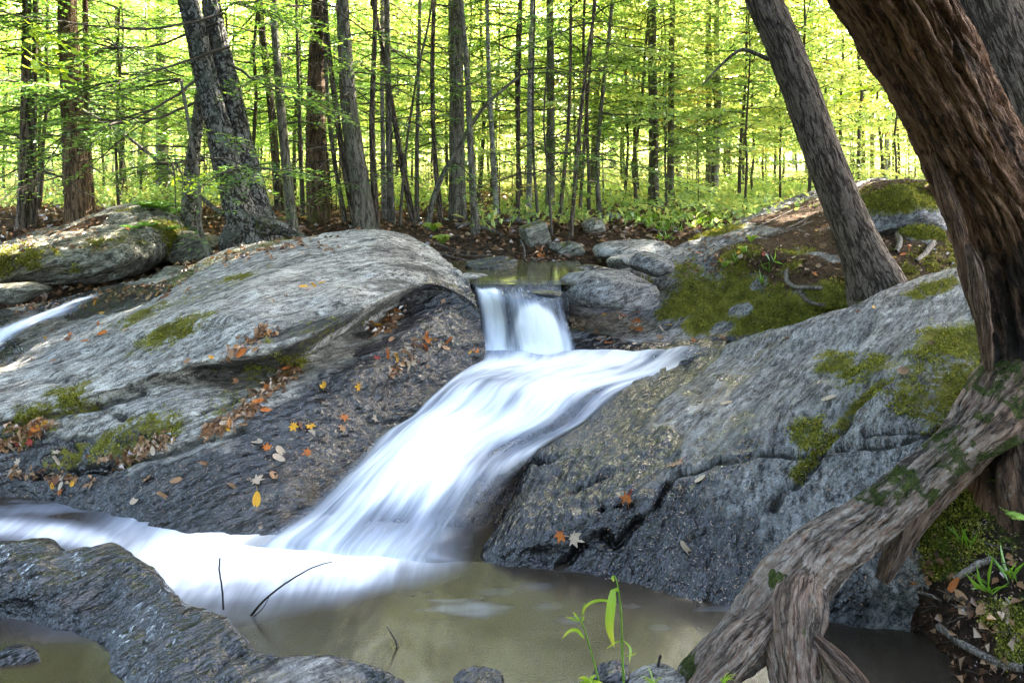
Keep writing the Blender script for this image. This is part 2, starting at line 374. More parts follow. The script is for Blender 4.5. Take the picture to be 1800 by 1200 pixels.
# ================================================================== RIGHT SLAB
RW = [(1170, 655, .42), (1092, 690, .38), (1012, 757, .27), (937, 804, .2), (905, 872, .1), (848, 985, -.01), (950, 1000, -.01), (1060, 1020, -.01), (1160, 1044, -.01), (1290, 1072, -.01), (1420, 1100, -.01), (1600, 1115, -.01)]
R1 = [(1172, 653, .45), (1115, 686, .45), (1060, 745, .37), (1000, 795, .31), (980, 848, .24), (955, 932, .14), (1040, 945, .125), (1130, 955, .125), (1220, 965, .14), (1330, 980, .16), (1480, 995, .2), (1650, 1005, .25)]
R2 = [(1176, 651, .465), (1160, 668, .48), (1150, 715, .47), (1130, 765, .42), (1125, 818, .36), (1125, 852, .315), (1190, 850, .34), (1270, 845, .375), (1350, 840, .415), (1450, 832, .475), (1570, 822, .55), (1700, 830, .56)]
R3 = [(1182, 649, .47), (1205, 650, .51), (1222, 676, .535), (1250, 705, .545), (1280, 726, .545), (1310, 733, .55), (1360, 724, .6), (1420, 710, .65), (1490, 695, .71), (1560, 680, .78), (1650, 665, .85), (1800, 660, .88)]
R4 = [(1190, 645, .485), (1228, 630, .56), (1268, 630, .60), (1308, 634, .62), (1352, 634, .66), (1400, 627, .71), (1450, 614, .77), (1510, 602, .84), (1570, 588, .9), (1640, 570, .98), (1730, 550, 1.04), (1880, 545, 1.06)]
RT = [(1200, 641, .49), (1245, 621, .56), (1292, 605, .62), (1342, 589, .68), (1400, 570, .77), (1450, 555, .84), (1500, 538, .9), (1560, 512, .98), (1620, 490, 1.04), (1700, 465, 1.12), (1800, 445, 1.18), (1960, 440, 1.2)]
RB = [pt(c) + np.array([.12, .5, -.55]) for c in RT]
RU = [pt(c) + np.array([-.10 if c[0] < 1000 else 0, -.3, -.3]) for c in RW]
GR = loft([RU, RW, R1, R2, R3, R4, RT, RB], 460, 320, even=False)
def attR(V, s, C, N):
    nz = fbm(C * np.array([1.0, 3., 3.]), 4)
    wl_ = np.array([pt(c) for c in RW[:10]]); dw = polyd(V, wl_)
    wet = sst(.66, .22, dw + nz * .35)
    wet = np.maximum(wet, blobs(V, [(1050, 760, .4, .95), (1100, 700, .3, .9), (1000, 900, .35, 1), (1130, 800, .25, .8), (1000, 970, .2, 1), (1150, 960, .35, .8), (1250, 1020, .3, 1), (1200, 900, .2, .6), (1300, 760, .35, .52), (1250, 680, .3, .5), (1400, 900, .6, .36), (1420, 720, .5, .40)], s, 1.5))
    moss = blobs(V, [(1690, 480, .35, 1.), (1640, 505, .2, 1.), (1590, 530, .15, .9), (1680, 540, .3, .9), (1700, 600, .3, 1.), (1640, 640, .28, .75), (1690, 660, .25, .9), (1470, 640, .16, .85), (1520, 650, .2, .75), (1450, 625, .10, .8),
                       (1420, 765, .12, .95), (1460, 750, .1, .7), (1560, 660, .25, .6), (1620, 690, .22, .8), (1650, 700, .2, .75), (1740, 520, .3, .9)], s, 1.3)
    crk = np.array([V[near_idx(V, *p)] for p in ((1560, 670), (1500, 720), (1480, 750), (1440, 790), (1400, 840))])
    moss = np.maximum(moss, .9 * sst(.06, .02, polyd(V, crk)))
    och = blobs(V, [(960, 860, .25, 1), (1000, 840, .22, 1), (950, 930, .18, .9), (1080, 780, .25, .9), (1130, 800, .2, .9), (1200, 730, .3, .8), (1290, 650, .25, .7), (1340, 620, .2, .6), (1170, 870, .2, .7), (1080, 860, .3, .7), (1180, 980, .15, .6)], s, 2.)
    pale = .35 + blobs(V, [(1190, 750, .18, .65), (1150, 800, .15, .65), (1230, 700, .15, .6), (1600, 560, .3, .6), (1100, 880, .2, .5)], s, 2.5)
    soil = blobs(V, [(1720, 480, .16, .7), (1600, 560, .12, .4), (1680, 700, .1, .45)], s, 1.3)
    dark_tone = blobs(V, [(1050, 740, .3, .55), (1000, 830, .2, .5), (1100, 770, .2, .5), (960, 960, .25, .6), (1430, 700, .3, .35)], s, 2.)
    return dict(wet=np.clip(wet, 0, 1), moss=moss, ochre=och, pale=pale, soil=soil, dark_tone=dark_tone)
right_rock = make_rock('bedrock_slab', GR, M_SLAB, (1.46, 1.8, .42), .026, .008, attR, 'smooth dark blue-grey bedrock slab with black cracks, right of the white cascade', 'rock', mgain=.9,
    cracks=[([(1205, 828), (1290, 806), (1350, 796), (1440, 795), (1480, 783), (1560, 780), (1660, 755)], .013, .05), ([(1205, 828), (1170, 860), (1140, 905), (1110, 930), (1075, 955), (1066, 935), (1030, 960), (980, 990)], .014, .055),
            ([(1560, 668), (1500, 718), (1480, 752), (1445, 792), (1400, 842), (1355, 888)], .020, .055), ([(1010, 862), (1070, 830)], .016, .05), ([(1060, 890), (1110, 885)], .014, .04), ([(1060, 890), (1066, 935)], .012, .04), ([(925, 805), (975, 808), (1000, 795)], .016, .05), ([(1360, 640), (1280, 660), (1230, 690)], .015, .025), ([(1520, 765), (1600, 757), (1650, 752)], .011, .03)])

# ================================================================== RIGHT SHELF AND MOSSY BANK
S_ = [
 [(950, 650, .36), (1050, 645, .36), (1130, 645, .36), (1220, 645, .36), (1320, 635, .38), (1450, 625, .40), (1560, 600, .5), (1700, 580, .55), (1900, 570, .6)],
 [(985, 617, .455), (1050, 619, .452), (1130, 619, .452), (1220, 614, .46), (1320, 598, .5), (1450, 580, .56), (1560, 560, .66), (1700, 545, .7), (1900, 530, .75)],
 [(992, 578, .53), (1050, 580, .515), (1130, 582, .51), (1220, 585, .51), (1320, 572, .57), (1450, 556, .66), (1560, 535, .78), (1700, 520, .8), (1900, 510, .83)],
 [(995, 542, .62), (1050, 548, .58), (1130, 545, .60), (1205, 555, .60), (1320, 540, .67), (1450, 532, .77), (1560, 515, .86), (1700, 500, .9), (1900, 490, .93)],
 [(1000, 516, .72), (1060, 518, .70), (1140, 502, .77), (1200, 500, .79), (1320, 480, .88), (1450, 495, .91), (1560, 485, .96), (1700, 470, 1.0), (1900, 460, 1.04)],
 [(1015, 500, .80), (1080, 494, .83), (1150, 470, .91), (1210, 455, .97), (1320, 440, 1.06), (1450, 455, 1.04), (1560, 455, 1.06), (1700, 440, 1.1), (1900, 430, 1.15)],
 [(1030, 494, .84), (1100, 474, .91), (1160, 448, .99), (1222, 428, 1.05), (1330, 412, 1.14), (1450, 418, 1.14), (1560, 425, 1.16), (1700, 412, 1.2), (1900, 400, 1.25)],
 [(1060, 485, .80), (1115, 465, .88), (1180, 440, .97), (1240, 412, 1.09), (1345, 384, 1.23), (1450, 378, 1.27), (1560, 388, 1.27), (1700, 380, 1.31), (1900, 370, 1.35)],
 [(1090, 478, .72), (1135, 462, .82), (1200, 434, .93), (1262, 400, 1.09), (1375, 356, 1.34), (1460, 343, 1.43), (1560, 348, 1.44), (1700, 345, 1.46), (1900, 340, 1.5)],
 [(1110, 474, .62), (1160, 460, .72), (1220, 434, .82), (1282, 399, .99), (1392, 351, 1.32), (1480, 323, 1.52), (1560, 316, 1.585), (1700, 318, 1.60), (1900, 315, 1.62)],
 [(1130, 480, .35), (1180, 470, .45), (1240, 445, .55), (1300, 415, .65), (1410, 375, .9), (1500, 345, 1.15), (1580, 335, 1.2), (1720, 335, 1.2), (1920, 335, 1.2)],
]
GS = loft(S_, 400, 330)
def attS(V, s, C, N):
    moss = blobs(V, [(1190, 540, .22, .9), (1230, 515, .3, 1.), (1290, 520, .35, 1.), (1250, 560, .28, 1.), (1330, 560, .3, 1.), (1380, 560, .3, 1.), (1440, 545, .3, 1.), (1500, 530, .25, 1.), (1210, 480, .22, .75), (1290, 470, .2, .8), (1350, 520, .2, .8),
                       (1260, 405, .35, .95), (1330, 385, .3, .75), (1300, 445, .25, .6), (1400, 440, .2, .55), (1390, 470, .15, .6), (1560, 360, .4, .7), (1500, 340, .3, .6), (1620, 340, .5, .6), (1450, 350, .3, .5), (1590, 480, .2, .6), (1650, 450, .4, .45), (1130, 500, .12, .5), (1070, 470, .1, .5)], s, 1.2)
    soil = blobs(V, [(1400, 470, .35, 1.), (1330, 430, .45, 1.), (1440, 420, .6, 1.), (1460, 480, .3, 1.), (1400, 385, .6, 1.), (1480, 360, .8, 1.), (1600, 420, .9, 1.), (1700, 420, .9, 1.), (1560, 340, .9, 1.), (1300, 400, .35, .9), (1650, 340, 1.2, 1.), (1540, 470, .4, 1.), (1370, 500, .2, .8), (1350, 455, .2, .9), (1600, 480, .4, 1.), (1800, 420, 1.2, 1.)], s, 1.)
    rk = blobs(V, [(1300, 545, .10, 1.), (1330, 500, .07, 1.), (1270, 575, .10, 1.)], s, 1.3)
    wl_ = np.array([pt(c) for c in S_[1][:6]]); dw = polyd(V, wl_)
    wet = sst(.30, .10, dw + .08 * fbm(V * 4, 3))
    wet = np.maximum(wet, blobs(V, [(1000, 560, .18, .9), (1060, 600, .2, .7)]))
    och = blobs(V, [(1050, 560, .3, .7), (1120, 590, .3, .7), (1000, 540, .15, .8)], s, 2.)
    return dict(moss=np.clip(moss - rk, 0, 1), soil=np.clip(soil - rk, 0, 1), wet=wet, pale=np.full(len(V), .5), ochre=och)
bank = make_rock('mossy_bank', GS, M_SLAB, (1.2, 1.1, .45), .030, .010, attS, 'moss and needle covered bank with bare rock shelf beside the upper fall', 'bank', mgain=1.08)

# ================================================================== FAR LEFT BOULDER (loft, undercut at its right end)
B_ = [
 [(-120, 525, .60), (0, 512, .64), (80, 506, .68), (160, 506, .68), (215, 504, .68), (240, 500, .68, 8.0), (262, 492, .7, 8.3)],
 [(-120, 505, .76), (0, 488, .82), (80, 480, .86), (150, 478, .88), (205, 480, .86), (245, 472, 0, 7.55), (300, 452, 0, 8.1)],
 [(-120, 485, .88), (0, 462, .96), (80, 456, .99), (160, 450, 1.02), (215, 446, 1.04), (270, 438, 0, 7.6), (322, 430, 0, 8.1)],
 [(-120, 462, 1.0), (0, 444, 1.05), (80, 428, 1.11), (160, 412, 0, 7.6), (230, 396, 0, 7.8), (290, 392, 0, 7.9), (328, 408, 0, 8.2)],
 [(-120, 450, 0, 8.2), (0, 432, 0, 8.2), (70, 412, 0, 8.3), (130, 396, 0, 8.3), (200, 370, 0, 8.4), (262, 360, 0, 8.5), (312, 372, 0, 8.5)],
 [(-120, 446, 0, 8.7), (0, 430, 0, 8.7), (70, 409, 0, 8.8), (130, 393, 0, 8.9), (198, 366, 0, 8.9), (258, 357, 0, 8.9), (305, 368, 0, 8.9)],
 [(-120, 470, 0, 9.2), (0, 460, 0, 9.2), (70, 445, 0, 9.3), (130, 430, 0, 9.5), (198, 420, 0, 9.5), (258, 415, 0, 9.5), (300, 420, 0, 9.3)],
]
GB = loft(B_, 240, 190)
def attB(V, s, C, N):
    moss = blobs(V, [(300, 400, .28, 1.), (285, 385, .22, 1.), (260, 410, .22, .85), (230, 420, .2, .7), (310, 420, .22, .9), (30, 450, .3, .8), (0, 460, .3, .85), (240, 370, .2, .6), (180, 430, .2, .6), (120, 470, .2, .5)], s, 1.6)
    soil = blobs(V, [(90, 412, .35, 1.), (140, 400, .3, .9), (40, 425, .4, 1.), (180, 385, .25, .6)], s, 1.4)
    return dict(moss=moss, soil=soil, pale=np.full(len(V), .8), dark_tone=.45 * sst(.95, .8, V[:, 2]), wet=.8 * sst(.76, .70, V[:, 2]))  # boulder tone darkens towards its base
boulder_l = make_rock('boulder', GB, M_BOUL, (1.2, -.3, .35), .045, .011, attB, 'long lichen-grey boulder with mossy undercut end beside the side stream', 'boulder')

# ================================================================== FOREGROUND LEFT ROCK
F0 = [(-140, 945, .12), (0, 953, .135), (85, 954, .135), (112, 972, .115), (165, 966, .13), (205, 960, .13), (245, 985, .12), (285, 1012, .11), (325, 1060, .085), (395, 1084, .075), (432, 1122, .06), (470, 1150, .05), (560, 1156, .06), (640, 1166, .06), (705, 1197, .04), (740, 1230, .0)]
FB = [pt(c) + np.array([.03, .16, -.3]) for c in F0]
F1 = [(-140, 985, .15), (0, 988, .15), (60, 990, .15), (110, 1000, .13), (160, 1000, .14), (200, 1000, .14), (240, 1022, .125), (275, 1052, .11), (310, 1090, .10), (370, 1112, .09), (405, 1148, .08), (445, 1175, .07), (540, 1180, .08), (630, 1195, .07), (690, 1225, .04), (720, 1250, .0)]
F2 = [(-140, 1035, .10), (0, 1038, .10), (70, 1040, .10), (120, 1050, .09), (150, 1050, .085), (190, 1055, .08), (225, 1072, .075), (245, 1095, .07), (275, 1125, .07), (330, 1150, .07), (380, 1185, .06), (430, 1215, .06), (520, 1215, .07), (620, 1230, .05), (680, 1260, .02), (700, 1280, -.03)]
F3 = [(-140, 1080, .005), (0, 1085, .005), (60, 1092, .005), (100, 1102, .005), (140, 1115, .005), (170, 1125, .005), (188, 1140, .005), (190, 1160, .005), (205, 1190, .005), (280, 1230, .01), (340, 1255, .01), (420, 1275, .01), (520, 1280, .01), (620, 1285, 0), (680, 1300, -.03), (700, 1310, -.06)]
F4 = [pt(c) + np.array([-.03, -.10, -.25]) for c in F3]
GF = loft([FB, F0, F1, F2, F3, F4], 400, 200, even=False)
def attF(V, s, C, N):
    wet = np.clip(.85 + .3 * fbm(V * 2, 3), 0, 1)
    moss = blobs(V, [(560, 1185, .12, .62), (620, 1190, .08, .5), (480, 1195, .10, .45), (520, 1170, .1, .5)])
    wet = wet * (1 - .8 * np.clip(moss, 0, 1))
    och = blobs(V, [(200, 1000, .14, .7), (120, 1010, .14, .7), (260, 1030, .1, .8), (380, 1095, .1, .6), (60, 1050, .12, .6)], s, 2.)
    return dict(wet=wet, moss=moss, ochre=och, pale=np.full(len(V), .1))
front_rock = make_rock('wet_rock', GF, M_SLAB, (1.0, .75, .10), .024, .010, attF, 'low wet black rock between the foam and the still olive pool', 'rock')

# ================================================================== RIGHT NEAR BANK (soil and moss behind the big root)
K_ = [
 [(1560, 800, .52), (1640, 790, .6), (1720, 780, .66), (1820, 770, .72), (2000, 760, .8), (2400, 760, .95)],
 [(1560, 880, .40), (1640, 860, .5), (1720, 850, .55), (1820, 835, .6), (2000, 820, .7), (2400, 820, .85)],
 [(1545, 960, .20), (1610, 935, .36), (1690, 925, .42), (1790, 915, .47), (2000, 905, .58), (2400, 900, .7)],
 [(1540, 1040, .02), (1600, 1015, .20), (1685, 1010, .28), (1785, 1010, .34), (2000, 1005, .45), (2400, 1005, .6)],
 [(1550, 1110, -.10), (1620, 1085, .06), (1690, 1090, .17), (1785, 1100, .23), (2000, 1100, .36), (2400, 1100, .5)],
 [(1570, 1160, -.22), (1640, 1150, -.06), (1700, 1160, .06), (1790, 1180, .14), (2000, 1190, .28), (2400, 1200, .4)],
 [(1600, 1230, -.35), (1660, 1240, -.2), (1720, 1260, -.04), (1810, 1290, .06), (2000, 1300, .2), (2400, 1320, .3)],
]
GK = loft(K_, 220, 170)
def attK(V, s, C, N):
    moss = blobs(V, [(1680, 930, .16, 1.), (1650, 970, .14, 1.), (1720, 890, .18, 1.), (1780, 870, .16, .9), (1700, 960, .12, .9), (1640, 1000, .07, .6), (1780, 1080, .14, .7), (1720, 1020, .10, .5), (1790, 1140, .1, .6), (1750, 940, .14, .7)])
    return dict(moss=moss, soil=np.ones(len(V)))
M_BANK = rock_mat('soil_and_root_shade', (.02, .018, .015), (.08, .075, .07), soilc=((.008, .006, .005), (.045, .030, .019)), mossc=((.014, .028, .004), (.09, .13, .014)))  # near-black soil; shade under the root is worked into its colour
near_bank = make_rock('stream_bank', GK, M_BANK, (1, .3, .3), .030, .014, attK, kind='structure')

# ================================================================== BED UNDER THE CASCADE
bedC = [
 [(840, 640, 0, 6.62), (930, 640, 0, 6.62), (985, 640, 0, 6.6)],
 [(835, 640, .36), (930, 640, .36), (1020, 640, .36), (1200, 660, .36)],
 [(780, 672, .34), (880, 672, .38), (980, 690, .36), (1110, 700, .34)],
 [(725, 725, .26), (820, 722, .32), (920, 740, .29), (1035, 758, .23)],
 [(665, 772, .18), (760, 772, .23), (860, 800, .19), (955, 815, .15)],
 [(580, 845, .08), (680, 840, .13), (800, 865, .11), (915, 880, .05)],
 [(480, 925, -.06), (600, 922, -.03), (740, 935, -.03), (875, 955, -.06)],
 [(400, 985, -.24), (540, 985, -.24), (700, 995, -.24), (850, 1010, -.24)],
 [(380, 1030, -.4), (540, 1030, -.4), (700, 1040, -.4), (850, 1050, -.4)],
]
GBed = loft(bedC, 160, 220)
bed = make_rock('stream_bed', GBed, M_SLAB, (-.6, -1.8, -.4), .02, .006, lambda V, s, C, N: dict(wet=np.ones(len(V)), ochre=np.full(len(V), .6), dark_tone=np.full(len(V), .2)), kind='structure')
# rock step behind the upper fall
stepC = [
 [(800, 492, .80, 7.0), (880, 492, 0, 7.0), (960, 492, 0, 7.0), (1000, 492, 0, 7.0)],
 [(800, 497, 0, 6.62), (880, 505, 0, 6.58), (960, 503, 0, 6.58), (1000, 502, 0, 6.62)],
 [(800, 530, 0, 6.52), (880, 526, 0, 6.50), (960, 523, 0, 6.48), (1000, 522, 0, 6.5)],
 [(800, 575, 0, 6.50), (880, 572, 0, 6.46), (960, 568, 0, 6.46), (1000, 570, 0, 6.5)],
 [(800, 640, 0, 6.45), (880, 640, 0, 6.42), (960, 640, 0, 6.42), (1000, 640, 0, 6.4)],
]
step = make_rock('rock_step', loft(stepC, 110, 110), M_SLAB, (.2, .2, 1), .03, .008, lambda V, s, C, N: dict(wet=np.ones(len(V)), ochre=np.full(len(V), .7), dark_tone=np.full(len(V), .3)), 'wet brown rock step behind the thin upper fall', 'rock')

# ================================================================== WATER
def water_mat(name, water_col, alpha_mode, streak=(1., .06), rough=.2):
    n = NT(name); FL = n.vec('fl'); foam = n.fac('foam'); edge = n.fac('edge')
    s1 = n.noise(n.scale(FL, (9., .9, 1.)), 1., 4, .5, .25)
    s2 = n.noise(n.scale(FL, (30., 2.0, 1.)), 1., 3, .5, .15)
    s3 = n.noise(n.scale(FL, (3.2, 1.3, 1.)), 1., 3, .5)
    st = n.add(n.mul(n.sub(s1, .5), .9), n.add(n.mul(n.sub(s2, .5), .42), n.mul(n.sub(s3, .5), .8)))
    f = n.step(n.add(foam, n.mul(n.mul(st, streak[0]), n.step(foam, 0., .75, .12, 1.))), .03, 1.0)
    foamc = n.mix(n.step(f, .25, .95), (.34, .38, .47), (.62, .65, .69))
    foams = n.bsdf(foamc, .9, None, .1)
    wn_ = n.bump(n.noise(n.scale(FL, (5., 1.4, 1.)), 1., 3, .5), streak[1], .5)
    if alpha_mode:
        gl = n.new('BsdfGlossy'); n.put(gl.inputs['Color'], (.9, .92, 1., 1)); gl.inputs['Roughness'].default_value = rough; n.put(gl.inputs['Normal'], wn_)
        tr = n.new('BsdfTransparent'); n.put(tr.inputs['Color'], water_col)
        fr = n.new('Fresnel', IOR=1.33); n.put(fr.inputs['Normal'], wn_)
        ms = n.new('MixShader'); n.put(ms.inputs[0], n.mul(.04, n.math('MINIMUM', n.mul(edge, 3.), 1.))); n.t.links.new(tr.outputs[0], ms.inputs[1]); n.t.links.new(gl.outputs[0], ms.inputs[2])
        body = ms.outputs[0]
        f = n.mul(f, edge)
    else:
        c = n.mix(n.step(n.noise(n.scale(FL, (1.3, 1.3, 1.)), 1., 3, .5), .35, .7), tuple(.75 * x for x in water_col), water_col)
        body = n.bsdf(c, rough, wn_, .38)
    m = n.new('MixShader'); n.put(m.inputs[0], f); n.t.links.new(body, m.inputs[1]); n.t.links.new(foams, m.inputs[2])
    return n.done(m.outputs[0])
M_CASC = water_mat('silky_cascade', (.72, .70, .68), True, (1.15, .02), .28)
M_POOL = water_mat('murky_pool', (.034, .026, .017), False, (.75, .03), .21)
M_UPOOL = water_mat('olive_pool', (.05, .047, .018), False, (.1, .006), .10)

def water_sheet(name, G, mat, foam, edge, lift=None, kind='structure'):
    nv, nu, _ = G.shape
    u = np.linspace(0, 1, nu)[None, :] * np.ones((nv, 1)); v = np.linspace(0, 1, nv)[:, None] * np.ones((1, nu))
    wid = np.r_[0, np.cumsum(np.linalg.norm(np.diff(G[nv // 2], axis=0), axis=1))]; lng = np.r_[0, np.cumsum(np.linalg.norm(np.diff(G[:, nu // 2], axis=0), axis=1))]
    fl = np.stack([np.broadcast_to(wid[None], u.shape), np.broadcast_to(lng[:, None], u.shape), 0 * u], -1).reshape(-1, 3)
    if lift is not None: G = G + lift(u, v)[..., None] * gnormals(G) * np.sign(gnormals(G)[..., 2:].mean())
    me = mesh_np(name, G, grid_faces(nv, nu), mat, {'fl': fl, 'foam': foam(u, v).ravel(), 'edge': edge(u, v).ravel()})
    return tag(link(name, me), kind=kind)

# middle pool and main chute, one sheet following the flow
Wc = [
 [(846, 606, .475), (920, 612, .475), (1000, 613, .472), (1100, 615, .468), (1200, 612, .465), (1300, 606, .46)],
 [(842, 632, .475), (920, 634, .48), (1000, 636, .475), (1090, 644, .47), (1150, 648, .465), (1225, 640, .46)],
 [(795, 662, .43), (870, 656, .475), (950, 668, .475), (1030, 684, .455), (1110, 686, .42)],
 [(738, 716, .34), (820, 700, .42), (900, 718, .405), (970, 740, .36), (1040, 745, .30)],
 [(682, 756, .26), (760, 750, .335), (840, 778, .30), (900, 796, .255), (955, 800, .215)],
 [(600, 824, .16), (680, 824, .225), (770, 846, .205), (850, 858, .165), (912, 868, .115)],
 [(505, 902, .07), (600, 902, .105), (700, 915, .095), (790, 930, .075), (880, 940, .04)],
 [(430, 950, .012), (540, 955, .025), (650, 967, .02), (760, 978, .012), (858, 986, .004)],
 [(415, 985, -.05), (530, 990, -.05), (650, 998, -.05), (760, 1005, -.05), (850, 1010, -.05)],
]
def lift_c(u, v):
    q = np.stack([u * 4.5, v * 3.2, 0 * u], -1)
    return .035 * fbm(q, 3) + .055 * np.exp(-(((u - .30) / .16) ** 2 + ((v - .34) / .07) ** 2)) - .03 * np.exp(-(((u - .55) / .2) ** 2 + ((v - .42) / .06) ** 2)) + .02 * np.sin(v * 40 + 5 * u) * np.exp(-((v - .4) / .2) ** 2) * .3
def foam_c(u, v):
    f = .70 + 0 * u
    f = f - .45 * sst(.72, 1.0, u) * sst(.08, .0, v - .06) * 1.0
    f = f - .30 * np.exp(-(((u - .50) / .26) ** 2 + ((v - .76) / .10) ** 2)) - .42 * sst(.62, .95, u) * sst(.5, .75, v)
    f = f - .30 * np.exp(-(((u - .82) / .12) ** 2 + ((v - .42) / .14) ** 2)) - .25 * np.exp(-(((u - .06) / .10) ** 2 + ((v - .72) / .12) ** 2))
    f = f + .28 * np.exp(-(((u - .42) / .26) ** 2 + ((v - .52) / .14) ** 2)) + .3 * sst(.88, .97, v) + .2 * np.exp(-((v - .12) / .07) ** 2) * sst(.9, .3, u)
    return np.clip(f, 0, 1.2)
def edge_c(u, v):
    w = .05 + .13 * sst(.45, .7, v)
    e = sst(0, 1, u / w) * sst(0, 1, (1 - u - .05 * sst(.4, .6, v)) / (w * 1.9))
    return e * sst(.995, .93, v) * (1 - sst(.66, .98, u) * sst(.20, .04, v))
cascade = water_sheet('cascade_water', loft(Wc, 150, 260), M_CASC, foam_c, edge_c, lift_c)

# upper fall
Wf = [
 [(820, 489, .915), (880, 489, .915), (940, 489, .915), (1005, 488, .915)],
 [(828, 499, .907), (862, 506, .90), (900, 498, .907), (945, 506, .90), (992, 499, .907)],
 [(836, 518, .862), (880, 522, .855), (920, 524, .855), (990, 520, .86)],
 [(842, 560, .68), (880, 565, .67), (925, 565, .69), (998, 560, .68)],
 [(846, 600, .52), (885, 608, .50), (930, 610, .50), (1012, 606, .50)],
 [(848, 632, .42), (885, 640, .40), (930, 642, .40), (1010, 636, .40)],
]
def foam_f(u, v):
    a = .70 * np.exp(-((u - .17) / .11) ** 2) * sst(.12, .35, v) + .20 * sst(.2, .5, v) + 1.0 * np.exp(-((u - .64) / .20) ** 2) * sst(.40, .56, v + .10 * ((u - .64) / .2) ** 2 * -1) + .10
    a = a + .16 * sst(.02, .12, v) * sst(.4, .2, v) + .9 * sst(.78, .92, v) * np.exp(-((u - .1) / .15) ** 2) + .12 * sst(.2, .3, v)
    return a
fall = water_sheet('waterfall_water', loft(Wf, 110, 130), M_CASC, foam_f, lambda u, v: sst(0, .05, u) * sst(0, .07, 1 - u) * (.7 + .3 * sst(.08, .3, v)), lambda u, v: .035 * np.exp(-((u - .62) / .16) ** 2) * sst(.3, .6, v) + .012 * fbm(np.stack([u * 9, v * 2, 0 * u], -1), 3))

# side stream over the left bedrock
bvL = BVHTree.FromPolygons([tuple(v) for v in SURF['bedrock_outcrop'][0]], [tuple(f) for f in SURF['bedrock_outcrop'][1]])
CO = Vector((0, 0, HCAM))
def hit(bv, px, py):
    d = Vector(((px - 900) / FPX, 1, -(py - HOR) / FPX)).normalized(); h = bv.ray_cast(CO, d)
    return h
rows = [((205, 507), (285, 512)), ((150, 517), (262, 520)), ((95, 530), (225, 535)), ((45, 548), (170, 556)), ((-20, 570), (110, 582)), ((-75, 590), (50, 622)), ((-130, 610), (-5, 665))]
Gs = []
for (a, b) in rows:
    r_ = []
    for t in np.linspace(0, 1, 9):
        h = hit(bvL, a[0] + (b[0] - a[0]) * t, a[1] + (b[1] - a[1]) * t)
        if h[0] is None: p_ = W(a[0] + (b[0] - a[0]) * t, a[1] + (b[1] - a[1]) * t, 6.9)
        else: p_ = np.array(h[0])
        r_.append(p_ + np.array([0, -.02, .022 + .03 * math.sin(t * math.pi)]))
    Gs.append(r_)
side = water_sheet('side_stream_water', loft(Gs, 70, 120), M_CASC,
    lambda u, v: .0 + .72 * np.exp(-((u - (.62 - .12 * v) - .05 * np.sin(v * 14)) / (.08 + .09 * v)) ** 2) * sst(.18, .45, v) + .35 * np.exp(-((u - .2) / .1) ** 2) * sst(.3, .1, np.abs(v - .4)),
    lambda u, v: sst(0, .4, u) * sst(0, .4, 1 - u) * sst(0, .25, v))

# main pool
xs = np.linspace(-4.6, 2.3, 190); yy = np.linspace(2.35, 5.6, 120)
PX, PY = np.meshgrid(xs, yy)
PG = np.stack([PX, PY, 0 * PX], -1)
PV = PG.reshape(-1, 3)
foot = np.array([Wz(*p, 0) for p in ((-200, 918), (0, 925), (150, 945), (260, 968), (330, 985))])
core = np.array([Wz(*p, 0) for p in ((300, 985), (400, 985), (500, 985), (600, 988), (700, 990), (800, 990))])
q = np.stack([PV[:, 0] * 1.2, PV[:, 1] * 2.5, 0 * PV[:, 0]], 1)
fo = .72 * sst(.52, .02, polyd(PV, foot) * 2.1 + .08 * fbm(q, 3))
pxs = 900 + PV[:, 0] / np.maximum(PV[:, 1], .1) * FPX
wid = np.interp(PV[:, 0], [-2.2, -1.5, -1.1, -.6, -.2, .0], [.95, 1.05, .85, .50, .28, .14])
yf = np.interp(PV[:, 0], core[:, 0], core[:, 1])
dd = (yf - PV[:, 1])                       # metres in front of the foot of the chute
fc = .98 * sst(1.0, -.15, dd / wid + .16 * fbm(q * 1.4, 3)) * sst(core[-1, 0] + .30, core[-1, 0] - .45, PV[:, 0]) * sst(core[0, 0] - 1.0, core[0, 0] + .1, PV[:, 0])
fo = np.maximum(fo, fc)
fo = fo * 1.0 + 0.05 * fbm(q * 2.2, 3)
fo = np.clip(fo, 0, 1.15)
tr_ = fbm(np.stack([PV[:, 0] * 1.1 + .5 * PV[:, 1], PV[:, 1] * 5.5, 0 * PV[:, 0] + 4], 1), 4); fo = np.maximum(fo, .42 * sst(.12, .5, tr_) * sst(3.1, 3.7, PV[:, 1]))
# small drifting foam flecks on the right of the pool
for (px, py, r_) in ((1160, 1103, .035), (1110, 1065, .03), (940, 1030, .05), (1000, 1090, .04), (870, 1040, .05), (960, 1065, .04)):
    c = Wz(px, py, 0); d = np.hypot((PV[:, 0] - c[0]) / 1.8, PV[:, 1] - c[1]); fo = np.maximum(fo, .26 * sst(r_ * 2.2, 0, d))
me = mesh_np('pool_water', PG, grid_faces(len(yy), len(xs)), M_POOL, {'fl': np.stack([PV[:, 0] * .7, PV[:, 1], 0 * PV[:, 0]], 1), 'foam': fo - .06, 'edge': np.ones(len(PV))})
tag(link('pool_water', me), kind='structure')
# upper pool above the fall
xs = np.linspace(-.75, .62, 30); yy = np.linspace(6.50, 7.9, 24); PX, PY = np.meshgrid(xs, yy)
PG = np.stack([PX, PY, 0 * PX + .905], -1); PV = PG.reshape(-1, 3)
tag(link('upper_pool_water', mesh_np('upper_pool_water', PG, grid_faces(24, 30), M_UPOOL, {'fl': PV, 'foam': 0 * PV[:, 0] - .1, 'edge': 0 * PV[:, 0] + 1})), kind='structure')

